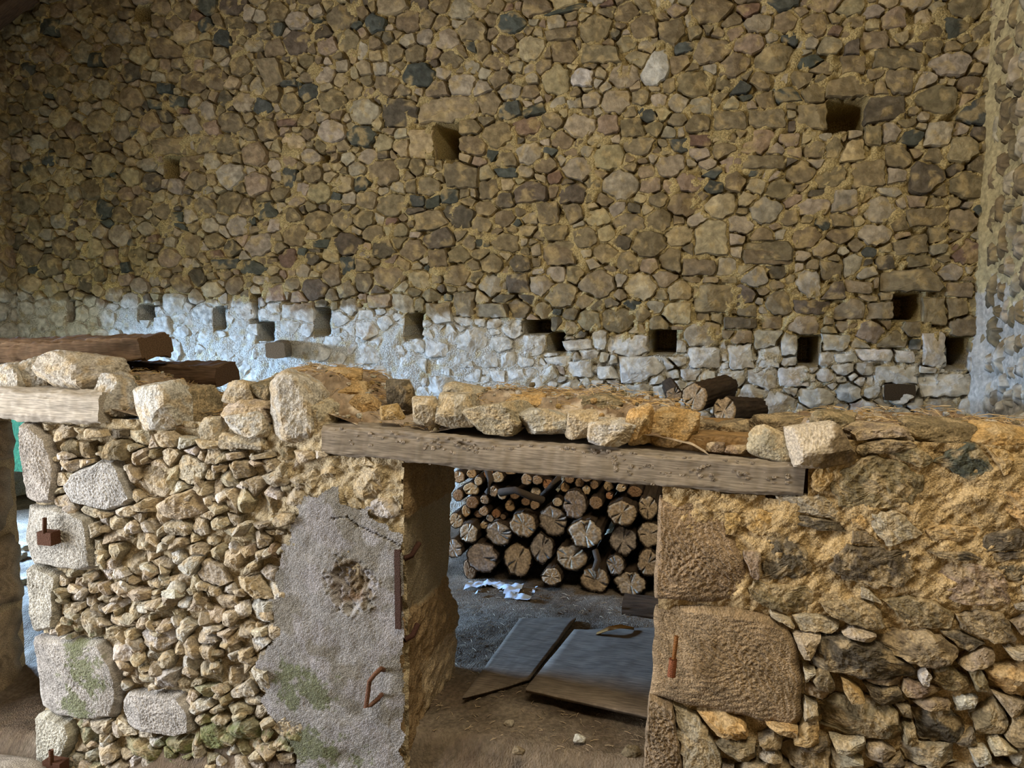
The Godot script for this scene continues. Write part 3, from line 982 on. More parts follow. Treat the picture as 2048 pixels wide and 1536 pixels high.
	["t", [-1.548, 1.006, -1.516, 0.97, -1.466, 0.958, -1.449, 0.996, -1.473, 1.044]],
	["t", [-1.444, 1.042, -1.428, 0.997, -1.379, 1.015, -1.386, 1.067]],
	["t", [-1.32, 0.944, -1.264, 0.921, -1.192, 0.944, -1.183, 1.011, -1.202, 1.058, -1.293, 1.049, -1.318, 1.003]],
	["t", [-1.921, 0.749, -1.895, 0.728, -1.815, 0.722, -1.727, 0.728, -1.743, 0.782, -1.804, 0.793]],
	["p", [-1.785, 0.708, -1.764, 0.671, -1.724, 0.689, -1.736, 0.724]],
	["w", [-1.724, 0.697, -1.717, 0.655, -1.694, 0.672, -1.689, 0.712]],
	["t", [-1.951, 0.679, -1.938, 0.652, -1.907, 0.639, -1.87, 0.686, -1.887, 0.716]],
	["t", [-1.879, 0.681, -1.876, 0.626, -1.828, 0.614, -1.782, 0.649, -1.794, 0.708]],
	["t", [-1.742, 0.806, -1.708, 0.788, -1.656, 0.808, -1.647, 0.824]],
	["b", [-1.7, 0.781, -1.674, 0.764, -1.64, 0.762, -1.597, 0.785]],
	["p", [-1.685, 0.697, -1.677, 0.67, -1.643, 0.669, -1.628, 0.728, -1.658, 0.738]],
	["t", [-1.951, 0.787, -1.948, 0.759, -1.921, 0.757, -1.839, 0.795, -1.856, 0.817, -1.901, 0.826]],
	["m", [-1.888, -0.043, -1.881, -0.066, -1.788, -0.095, -1.741, -0.072, -1.739, -0.019, -1.771, 0.006, -1.858, -0.013]],
	["b", [-1.736, -0.028, -1.734, -0.084, -1.702, -0.079, -1.673, -0.039, -1.704, -0.024]],
	["t", [-1.703, -0.112, -1.664, -0.114, -1.611, -0.101, -1.603, -0.065, -1.648, -0.035]],
	["m", [-2.017, -0.062, -2.016, -0.115, -1.973, -0.149, -1.891, -0.14, -1.861, -0.102, -1.874, -0.058, -1.931, -0.023]],
	["t", [-1.953, -0.009, -1.924, -0.035, -1.887, -0.033, -1.865, -0.007, -1.915, 0.012]],
	["w", [-2.052, 0.02, -2.045, 0.001, -2.011, -0.001, -1.947, 0.035, -1.965, 0.055, -2.02, 0.058]],
	["t", [-1.885, 0.043, -1.857, 0.004, -1.774, 0.025, -1.769, 0.045, -1.833, 0.07]],
	["m", [-1.853, -0.095, -1.851, -0.124, -1.83, -0.158, -1.798, -0.169, -1.796, -0.126, -1.824, -0.084]],
	["t", [-1.718, -0.131, -1.713, -0.196, -1.585, -0.156, -1.591, -0.118]],
	["m", [-2.183, -0.143, -2.143, -0.171, -2.098, -0.192, -2.048, -0.17, -2.046, -0.12, -2.129, -0.122]],
	["m", [-2.196, -0.244, -2.189, -0.27, -2.07, -0.252, -2.072, -0.218, -2.164, -0.219]],
	["t", [-1.907, -0.176, -1.902, -0.229, -1.756, -0.206, -1.791, -0.181, -1.826, -0.16]],
	["t", [-1.786, -0.148, -1.78, -0.17, -1.723, -0.171, -1.71, -0.123, -1.753, -0.116]],
	["m", [-1.988, -0.165, -1.975, -0.217, -1.938, -0.214, -1.929, -0.166]],
	["b", [-1.916, 0.075, -1.91, 0.049, -1.87, 0.058, -1.854, 0.08, -1.883, 0.096]],
	["w", [-1.833, 0.083, -1.819, 0.065, -1.783, 0.05, -1.715, 0.079, -1.732, 0.102]],
	["g", [-2.396, 0.002, -2.395, -0.046, -2.377, -0.092, -2.327, -0.113, -2.184, -0.113, -2.107, -0.108, -2.035, -0.078, -2.035, 0.003, -2.1, 0.061, -2.253, 0.058, -2.355, 0.048]],
	["g", [-2.838, -0.264, -2.837, -0.376, -2.726, -0.355, -2.669, -0.239, -2.653, -0.187, -2.671, -0.133, -2.786, -0.107, -2.834, -0.12]],
	["m", [-2.648, -0.162, -2.642, -0.21, -2.586, -0.237, -2.524, -0.211, -2.517, -0.164, -2.54, -0.136]],
	["m", [-2.453, -0.179, -2.431, -0.214, -2.205, -0.239, -2.211, -0.198, -2.272, -0.177, -2.365, -0.156]],
	["w", [-2.282, -0.147, -2.275, -0.17, -2.225, -0.187, -2.186, -0.167, -2.2, -0.139]],
	["w", [-2.382, -0.266, -2.372, -0.299, -2.316, -0.28, -2.31, -0.241, -2.345, -0.236]],
	["m", [-2.582, -0.315, -2.567, -0.333, -2.469, -0.318, -2.508, -0.296]],
	["w", [-2.608, -0.266, -2.573, -0.303, -2.531, -0.271, -2.562, -0.248]],
]
const TRACED_RIGHT := [
	["q", [-0.192, 0.773, -0.191, 0.653, -0.125, 0.649, 0.019, 0.66, 0.125, 0.683, 0.104, 0.787, 0.025, 0.973, -0.061, 1.001, -0.18, 1, -0.185, 0.926]],
	["o", [0.031, 0.967, 0.036, 0.895, 0.064, 0.89, 0.088, 0.944, 0.074, 0.973]],
	["o", [0.087, 0.974, 0.091, 0.938, 0.107, 0.906, 0.153, 0.897, 0.186, 0.935, 0.191, 0.974, 0.142, 0.984]],
	["d", [0.154, 0.752, 0.254, 0.761, 0.316, 0.779, 0.309, 0.814, 0.28, 0.87, 0.235, 0.903, 0.201, 0.913, 0.162, 0.894]],
	["b", [0.108, 0.718, 0.125, 0.687, 0.159, 0.66, 0.236, 0.638, 0.308, 0.658, 0.33, 0.709, 0.305, 0.736, 0.129, 0.743]],
	["d", [0.197, 0.965, 0.227, 0.944, 0.317, 0.928, 0.416, 0.925, 0.415, 0.951, 0.274, 0.976]],
	["q", [-0.201, 0.306, -0.043, 0.285, 0.271, 0.26, 0.288, 0.296, 0.294, 0.417, 0.276, 0.521, 0.237, 0.596, 0.157, 0.634, -0.018, 0.643, -0.192, 0.619]],
	["b", [0.349, 1.076, 0.384, 1.007, 0.486, 1.003, 0.595, 1.02, 0.628, 1.072, 0.617, 1.121, 0.562, 1.158, 0.494, 1.18, 0.434, 1.167, 0.376, 1.119]],
	["d", [0.359, 0.815, 0.381, 0.785, 0.419, 0.766, 0.492, 0.753, 0.576, 0.767, 0.611, 0.811, 0.6, 0.883, 0.458, 0.89, 0.415, 0.89, 0.367, 0.845]],
	["o", [0.622, 0.953, 0.653, 0.921, 0.735, 0.921, 0.788, 0.931, 0.797, 0.965, 0.744, 0.971, 0.679, 0.972]],
	["d", [0.633, 0.888, 0.669, 0.869, 0.737, 0.866, 0.796, 0.873, 0.763, 0.892]],
	["p", [0.65, 0.843, 0.669, 0.774, 0.713, 0.731, 0.824, 0.722, 0.881, 0.731, 0.864, 0.8, 0.846, 0.845, 0.807, 0.858, 0.708, 0.865]],
	["d", [0.811, 0.892, 0.824, 0.867, 0.924, 0.888, 0.907, 0.908]],
	["d", [0.832, 0.852, 0.868, 0.808, 0.94, 0.822, 0.908, 0.882]],
	["s", [0.646, 1.163, 0.748, 1.111, 0.826, 1.13, 0.781, 1.206, 0.764, 1.229, 0.696, 1.202]],
	["o", [0.786, 1.218, 0.809, 1.177, 0.84, 1.128, 0.852, 1.14, 0.863, 1.186, 0.843, 1.214]],
	["b", [0.516, 1.185, 0.611, 1.143, 0.649, 1.163, 0.631, 1.193, 0.581, 1.215]],
	["b", [0.422, 1.19, 0.44, 1.172, 0.471, 1.186, 0.467, 1.217, 0.427, 1.209]],
	["p", [0.413, 1.242, 0.423, 1.222, 0.577, 1.243, 0.567, 1.268, 0.431, 1.258]],
	["b", [0.428, 1.212, 0.461, 1.184, 0.525, 1.187, 0.605, 1.21, 0.582, 1.229, 0.496, 1.23]],
	["o", [0.296, 1.115, 0.297, 1.063, 0.326, 1.049, 0.358, 1.087, 0.357, 1.128, 0.323, 1.142]],
	["t", [0.251, 0.636, 0.274, 0.587, 0.372, 0.593, 0.393, 0.599, 0.399, 0.627, 0.363, 0.643, 0.302, 0.649]],
	["b", [0.336, 0.688, 0.363, 0.651, 0.416, 0.633, 0.498, 0.614, 0.532, 0.626, 0.52, 0.667, 0.501, 0.704, 0.449, 0.715]],
	["t", [0.402, 0.6, 0.453, 0.586, 0.495, 0.583, 0.505, 0.607, 0.431, 0.623]],
	["d", [0.313, 0.499, 0.318, 0.476, 0.408, 0.463, 0.458, 0.457, 0.528, 0.462, 0.627, 0.474, 0.633, 0.494, 0.598, 0.521, 0.502, 0.58, 0.404, 0.589, 0.347, 0.582]],
	["b", [0.315, 0.439, 0.334, 0.414, 0.381, 0.4, 0.388, 0.424, 0.368, 0.474, 0.336, 0.474]],
	["o", [0.401, 0.458, 0.413, 0.408, 0.439, 0.375, 0.474, 0.396, 0.47, 0.415, 0.437, 0.442]],
	["d", [0.476, 0.432, 0.495, 0.398, 0.531, 0.375, 0.603, 0.389, 0.581, 0.429]],
	["b", [0.517, 0.717, 0.592, 0.64, 0.636, 0.637, 0.69, 0.639, 0.723, 0.642, 0.721, 0.688, 0.7, 0.712, 0.666, 0.735, 0.582, 0.735]],
	["b", [0.505, 0.576, 0.59, 0.524, 0.655, 0.508, 0.695, 0.525, 0.736, 0.56, 0.738, 0.587, 0.691, 0.62, 0.636, 0.633, 0.511, 0.612]],
	["b", [0.727, 0.692, 0.749, 0.645, 0.796, 0.624, 0.855, 0.611, 0.899, 0.631, 0.878, 0.67, 0.853, 0.712, 0.798, 0.714]],
	["p", [0.744, 0.531, 0.761, 0.521, 0.8, 0.533, 0.841, 0.553, 0.843, 0.588, 0.804, 0.598, 0.759, 0.567]],
	["b", [0.672, 0.503, 0.677, 0.469, 0.718, 0.439, 0.764, 0.445, 0.787, 0.463, 0.776, 0.489, 0.721, 0.52]],
	["w", [0.632, 0.494, 0.636, 0.463, 0.657, 0.458, 0.666, 0.494, 0.651, 0.512]],
	["o", [0.81, 0.527, 0.825, 0.495, 0.875, 0.459, 0.93, 0.448, 0.967, 0.527, 0.924, 0.559]],
	["t", [0.865, 0.601, 0.886, 0.57, 0.924, 0.571, 0.922, 0.611]],
	["t", [0.884, 0.738, 0.891, 0.723, 0.926, 0.727, 0.915, 0.748]],
	["p", [0.88, 0.682, 0.901, 0.65, 0.92, 0.645, 0.935, 0.672, 0.917, 0.708]],
	["q", [-0.222, 0.015, -0.084, 0.037, -0.085, 0.069, -0.113, 0.227, -0.124, 0.284, -0.205, 0.306, -0.214, 0.185]],
	["c", [-0.124, 0.284, -0.079, 0.038, 0.04, 0.057, 0.039, 0.131, -0.013, 0.22, -0.038, 0.253, -0.088, 0.273]],
	["o", [-0.043, 0.268, -0.008, 0.226, 0.027, 0.199, 0.086, 0.197, 0.129, 0.208, 0.113, 0.258, 0.045, 0.286]],
	["b", [0.003, 0.169, 0.058, 0.14, 0.126, 0.118, 0.155, 0.144, 0.149, 0.19, 0.066, 0.194]],
	["d", [0.158, 0.212, 0.173, 0.178, 0.225, 0.191, 0.238, 0.229, 0.209, 0.241]],
	["o", [0.175, 0.272, 0.238, 0.24, 0.27, 0.239, 0.284, 0.267, 0.255, 0.278]],
	["p", [0.22, 0.18, 0.293, 0.097, 0.385, 0.112, 0.383, 0.184, 0.304, 0.198, 0.257, 0.206]],
	["d", [0.281, 0.21, 0.304, 0.192, 0.364, 0.196, 0.373, 0.223]],
	["b", [0.343, 0.345, 0.35, 0.266, 0.499, 0.247, 0.563, 0.257, 0.591, 0.289, 0.59, 0.334, 0.569, 0.37, 0.484, 0.387, 0.373, 0.372]],
	["t", [0.382, 0.241, 0.393, 0.209, 0.44, 0.198, 0.485, 0.211, 0.488, 0.257]],
	["t", [0.491, 0.189, 0.536, 0.184, 0.584, 0.215, 0.539, 0.247, 0.494, 0.235]],
	["t", [0.588, 0.243, 0.605, 0.201, 0.674, 0.183, 0.778, 0.205, 0.777, 0.238, 0.742, 0.272]],
	["d", [0.623, 0.366, 0.635, 0.306, 0.646, 0.263, 0.742, 0.272, 0.778, 0.31, 0.773, 0.337, 0.733, 0.37, 0.661, 0.382]],
	["p", [0.617, 0.388, 0.656, 0.376, 0.728, 0.38, 0.732, 0.408, 0.665, 0.41]],
	["w", [0.735, 0.431, 0.747, 0.377, 0.798, 0.395, 0.806, 0.429]],
	["b", [0.79, 0.367, 0.812, 0.299, 0.88, 0.325, 0.887, 0.38, 0.852, 0.43]],
	["w", [0.785, 0.262, 0.801, 0.22, 0.843, 0.237, 0.836, 0.275]],
	["w", [0.883, 0.276, 0.903, 0.236, 0.954, 0.222, 0.937, 0.301]],
]

func partition_wall() -> void:
	rng.seed = 23
	var w := thing("wall_partition", "low ruined rubble partition with granite quoins around a narrow doorway", "wall", Vector3.ZERO, "", "structure")
	var fr := Transform3D(Basis.IDENTITY, Vector3(0, 0, FRONT))
	# cores
	part("core", box(Vector3(1.62, 1.52, 0.5), Vector3(-1.975, 0.385, -2.895), S(150, 120, 80)).mesh(M.shell), w)
	part("core", box(Vector3(1.80, 1.62, 0.5), Vector3(0.745, 0.40, -2.895), S(150, 120, 80)).mesh(M.shell), w)
	part("core", box(Vector3(1.6, 1.52, 0.5), Vector3(-4.38, 0.385, -2.895), S(150, 120, 80)).mesh(M.shell), w)
	# render (cement) outline on the pier
	var render := flat2([-1.541, 0.908, -1.455, 0.942, -1.360, 0.980, -1.346, 0.920, -1.248, 0.903, -1.096, 0.794, -1.093, 0.690, -1.103, 0.420, -1.116, -0.153, -1.571, -0.258, -1.585, -0.104, -1.649, 0.011, -1.718, 0.085, -1.683, 0.131, -1.737, 0.207, -1.712, 0.292, -1.654, 0.360, -1.666, 0.480, -1.637, 0.584, -1.622, 0.705, -1.567, 0.749])
	var hL := func(x: float, y: float) -> float:
		var p := Vector3(x, y, 0)
		var edge := 0.004 * F3(p, 20.0)
		if x > -1.105 + edge or x < -2.835 + 0.5 * edge or y > 1.20 or (x > -1.42 and y > 1.095):
			return NAN
		var h := -0.018 + 0.016 * F3(p, 6.0) + 0.012 * F3(p, 22.0) + 0.006 * F3(p, 60.0)
		# thick smeared mortar in the upper right of the pier
		h += 0.03 * smoothstep(-1.75, -1.45, x) * smoothstep(0.55, 0.75, y)
		return h
	part("mortar", sheet(-2.86, -1.09, -0.48, 1.21, 0.0085, hL, near_mortar_tint, fr).mesh(M.mortar), w)
	var hR := func(x: float, y: float) -> float:
		var p := Vector3(x, y, 0)
		var jamb := lerpf(-0.222, -0.182, clampf(y / 1.0, 0.0, 1.0))
		if x < jamb + 0.01 or y > 1.23 or (x < 0.285 and y > 1.05 - 0.06 * (x + 0.2)):
			return NAN
		var up := smoothstep(0.5, 0.75, y)
		return -0.026 + 0.036 * up + 0.02 * F3(p, 5.0) + 0.011 * F3(p, 18.0) + 0.009 * F3(p, 60.0)
	part("mortar", sheet(-0.23, 1.66, -0.42, 1.24, 0.0085, hR, near_mortar_tint, fr).mesh(M.mortar), w)
	# stones
	var list := []
	var feats := []
	for t in TRACED_LEFT:
		var p := flat2(t[1])
		feats.append(p)
		list.append({"poly": p, "kind": "t" if t[0] == "o" else t[0], "side": 0, "traced": true})
	var keepL := func(p: Vector2) -> bool:
		return not inside(p, render)
	for p in pack(PackedVector2Array([Vector2(-2.83, -0.48), Vector2(-1.115, -0.48), Vector2(-1.115, 1.10), Vector2(-2.83, 1.17)]), feats, [[0.055, 500], [0.04, 3000], [0.028, 6000], [0.019, 9000]], 1.4, 0.003, keepL):
		var mid := centre(p)
		if mid.x > -1.75 and mid.y > 0.6 and rng.randf() < 0.6:
			continue
		if area(p) < 0.0016 and rng.randf() < 0.35:
			continue
		list.append({"poly": p, "kind": ["t", "t", "c", "w", "t", "c"][rng.randi() % 6], "side": 0, "traced": false})
	feats = []
	for t in TRACED_RIGHT:
		var p := flat2(t[1])
		feats.append(p)
		list.append({"poly": p, "kind": t[0], "side": 1, "traced": true})
	for p in pack(PackedVector2Array([Vector2(-0.20, -0.40), Vector2(1.65, -0.40), Vector2(1.65, 1.2), Vector2(-0.17, 0.99)]), feats, [[0.075, 400], [0.05, 2500], [0.034, 4000], [0.024, 4000]], 1.5, 0.004, func(p): return not (p.x < 0.30 and p.y > 0.97)):
		var mid := centre(p)
		if mid.y > 0.62 and rng.randf() < 0.65 and mid.x < 1.0:
			continue
		list.append({"poly": p, "kind": ["b", "b", "o", "t", "d", "p", "t"][rng.randi() % 7], "side": 1, "traced": false})
	for s in list:
		var sz := sqrt(area(s.poly))
		var big: bool = s.kind in ["g", "q"]
		s.w = sz + (0.05 if s.traced else 0.0)
		s.n = clampi(int(sz * 260.0), 16, 84)
		s.k = clampi(int(sz * 90.0), 5, 30)
		s.rough = 0.035 * sz + 0.003
		s.tilt = 0.42 if s.side == 0 else 0.26
		s.slope = 1.1
		s.facets = 6
		s.bevel = 0.05
		s.wobble = 0.05
		s.smooth = 0
		s.proud = rng.randf_range(0.008, 0.05)
		s.frame = fr
		s.back = 0.03
		s.fine = 34.0
		s.tint = near_tint
		if big:
			s.tilt = 0.02
			s.slope = 0.25
			s.facets = 3
			s.bevel = 0.07
			s.rough = 0.006 if s.kind == "g" else 0.010
			s.proud = 0.045 if s.kind == "g" else 0.03
			s.tint = granite_tint
			s.wobble = 0.012
			s.fine = 60.0
			s.soft = true
			s.n = 130
			s.k = 46
		elif s.side == 1 and centre(s.poly).y > 0.6:
			s.proud = rng.randf_range(0.018, 0.035)
			s.tilt = 0.06
			s.slope = 0.3
			s.tint = near_tint
		elif s.side == 1:
			s.proud = rng.randf_range(0.012, 0.06)
		if s.kind == "c":
			s.tilt = 0.03
			s.slope = 0.2
			s.proud = 0.022
			s.rough = 0.006
		s.color = palette(s.kind)
	lay(w, list, 300, true, func(s): return M.granite if s.kind in ["g", "q"] else M.stone, M.stone)
	print("partition stones ", list.size())
	# broken chips wedged between the stones of the pier
	var chips := Buf.new()
	for k in 220:
		var c := Vector2(rng.randf_range(-2.68, -1.5), rng.randf_range(-0.38, 1.08))
		if inside(c, render):
			continue
		var on_quoin := false
		for t in TRACED_LEFT:
			if t[0] == "g" and inside(c, flat2(t[1])):
				on_quoin = true
		if on_quoin:
			continue
		var sz := rng.randf_range(0.022, 0.065)
		var q := rock(Vector3(sz * 1.3, sz * 0.55, sz * 1.1), 2000 + k, palette(["t", "w", "c", "t"][k % 4]), 8, 5, 0.04)
		var tb := Basis.from_euler(Vector3(rng.randfn(0.25, 0.35), rng.randfn(0.0, 0.5), rng.randfn(-0.1, 0.5)))
		for j in q.v.size():
			var v3 := tb * q.v[j] + Vector3(c.x, c.y, FRONT + rng.randf_range(0.0, 0.0005) + 0.012 + 0.012 * sn.get_noise_2d(k * 3.7, 1.0))
			q.v[j] = v3
			q.c[j] = near_tint(v3, q.c[j], float(k))
		chips.join(q)
	part("chips", chips.mesh(M.stone, true), w, "stuff")
	# cement render
	var hole := Vector2(-1.315, 0.603)
	var cracks := [[-1.389, 0.855, -1.331, 0.863, -1.286, 0.832, -1.209, 0.810, -1.116, 0.771]]
	var rH := func(x: float, y: float) -> float:
		var p := Vector3(x, y, 0)
		var q := Vector2(x, y) + Vector2(F3(p, 9.0), F3(p + Vector3(5, 0, 0), 9.0)) * 0.03
		if not inside(q, render):
			return NAN
		var h := 0.030 + 0.010 * F3(p, 4.0) + 0.0015 * F3(p, 26.0) + 0.0032 * F3(p, 95.0)
		var d := (Vector2(x, y) - hole).length() + 0.04 * F3(p, 12.0)
		h -= 0.03 * (1.0 - smoothstep(0.05, 0.11, d))
		if d < 0.11:
			h += 0.014 * F3(p, 34.0)
		for c in cracks:
			for i in range(0, c.size() - 2, 2):
				var e := Geometry2D.get_closest_point_to_segment(Vector2(x, y) + Vector2(F3(p, 20.0), F3(p, 21.0)) * 0.006, Vector2(c[i], c[i + 1]), Vector2(c[i + 2], c[i + 3]))
				if e.distance_to(Vector2(x, y) + Vector2(F3(p, 20.0), F3(p, 21.0)) * 0.006) < 0.0026:
					h -= 0.009
		return h
	var rC := func(p: Vector3) -> Color:
		var k := 1.0 + 0.18 * F3(p, 12.0) + 0.3 * F3(p, 80.0)
		var c := S(190, 187, 184)
		var d := (Vector2(p.x, p.y) - hole).length() + 0.05 * F3(p, 12.0)
		c = c.lerp(S(158, 134, 112), 1.0 - smoothstep(0.055, 0.10, d))
		c = c.lerp(S(134, 124, 98), clampf((F3(p, 4.0) - 0.05) * 4.0, 0.0, 0.5)).lerp(S(200, 196, 198), clampf((F3(p + Vector3(9, 0, 0), 6.0) - 0.1) * 4.0, 0.0, 0.7))
		return mossy(p, Color(c.r * k, c.g * k, c.b * k))
	part("cement_render", sheet(-1.76, -1.103, -0.42, 0.98, 0.005, rH, rC, fr).mesh(M.cement), w, "", "grey cement render with a worn brown patch")
	# reveal of the doorway: local x runs from the front edge to the rear, local y up
	var rf := Transform3D(Basis(Vector3(0, 0, -1), Vector3.UP, Vector3.RIGHT), Vector3(-1.11, 0, FRONT))
	var vH := func(x: float, y: float) -> float:
		var p := Vector3(x, y, 3)
		var rear := 0.56 + 0.02 * F3(p, 3.0) + 0.09 * smoothstep(0.42, 0.30, y) - 0.05 * smoothstep(0.0, -0.25, y)
		if x > rear:
			return NAN
		var h := 0.004 * F3(p, 20.0) + 0.015 * F3(p, 3.0) - 0.02 * smoothstep(0.03, 0.0, x)
		if not (y > 0.48 and y < 0.86):
			h += 0.012 + 0.010 * F3(p, 12.0) + 0.005 * F3(p, 50.0)
		h -= 0.07 * smoothstep(rear - 0.06, rear, x)
		h -= 0.03 * clampf((0.9 - y), 0.0, 1.2)
		return h
	var vC := func(p: Vector3) -> Color:
		var k := 1.0 + 0.2 * F3(p, 12.0) + 0.2 * F3(p, 60.0)
		var c := S(172, 146, 110)
		var n := 0.02 * F3(p, 8.0)
		if p.y + n > 0.48 and p.y + n < 0.86 and p.z > -3.10 + n:
			c = S(170, 156, 130)
			k = 1.0 + 0.1 * F3(p, 8.0)
		elif p.y < 0.22 + n and p.z < -2.80 - (0.22 - p.y) * 0.1 + 2.0 * n and p.y > -0.25:
			c = S(206, 184, 150)
		elif p.y > 0.86:
			c = S(162, 138, 104)
		return Color(c.r * k, c.g * k, c.b * k)
	part("reveal", sheet(0.0, 0.68, -0.42, 1.12, 0.01, vH, vC, rf).mesh(M.mortar), w, "", "brown stone door reveal with a smooth grey cement panel")
	# reveal of the further doorway
	var rf2 := Transform3D(Basis(Vector3(0, 0, -1), Vector3.UP, Vector3.RIGHT), Vector3(-3.55, 0, FRONT))
	var region := PackedVector2Array([Vector2(0.0, -0.4), Vector2(0.57, -0.4), Vector2(0.57, 0.86), Vector2(0.0, 0.86)])
	part("mortar", sheet(0.0, 0.57, -0.42, 1.12, 0.02, func(x: float, y: float) -> float: return 0.01 * F3(Vector3(x, y, 5), 10.0), near_mortar_tint, rf2).mesh(M.mortar), w)
	for q in [[0.02, -0.38, 0.55, 0.10], [0.05, 0.12, 0.57, 0.50], [0.0, 0.52, 0.53, 0.86], [0.03, 0.88, 0.57, 1.08]]:
		var b := Buf.new()
		stone(b, PackedVector2Array([Vector2(q[0], q[1]), Vector2(q[2], q[1]), Vector2(q[2], q[3]), Vector2(q[0], q[3])]), {"n": 40, "k": 12, "proud": 0.05, "rough": 0.012, "tilt": 0.02, "slope": 0.2, "bevel": 0.2, "smooth": 3, "frame": rf2, "color": S(190, 170, 140)}, granite_tint)
		part("stone", b.mesh(M.granite), w)

# crest of the partition: height of its earth-covered top along x
func crest(x: float) -> float:
	var pts := [[-4.0, 1.36], [-2.9, 1.36], [-2.45, 1.36], [-2.25, 1.28], [-2.05, 1.20], [-1.93, 1.24], [-1.80, 1.34], [-1.70, 1.385], [-1.45, 1.385], [-1.33, 1.31], [-1.24, 1.245], [-1.10, 1.235], [-0.98, 1.26], [-0.85, 1.315], [-0.45, 1.315], [-0.2, 1.29], [-0.08, 1.24], [0.0, 1.15], [0.12, 1.13], [0.2, 1.19], [0.30, 1.255], [0.7, 1.262], [1.0, 1.25], [1.7, 1.25]]
	for i in pts.size() - 1:
		if x <= pts[i + 1][0]:
			return lerpf(pts[i][1], pts[i + 1][1], clampf((x - pts[i][0]) / (pts[i + 1][0] - pts[i][0]), 0.0, 1.0))
	return 1.25

func top_height(x: float, z: float) -> float:
	# d: 0 at the front edge, 1 at the rear
	var d := (FRONT - z) / 0.57
	var p := Vector3(x, 0, z)
	var y := crest(x) + 0.02 * F3(p, 3.0) + 0.014 * F3(p, 11.0) + 0.008 * F3(p, 40.0)
	var lip := lerpf(1.13, crest(x), 0.5)
	y = lerpf(lip, y, smoothstep(0.06, 0.30, d))
	y -= 0.05 * smoothstep(0.8, 1.0, d)
	return y

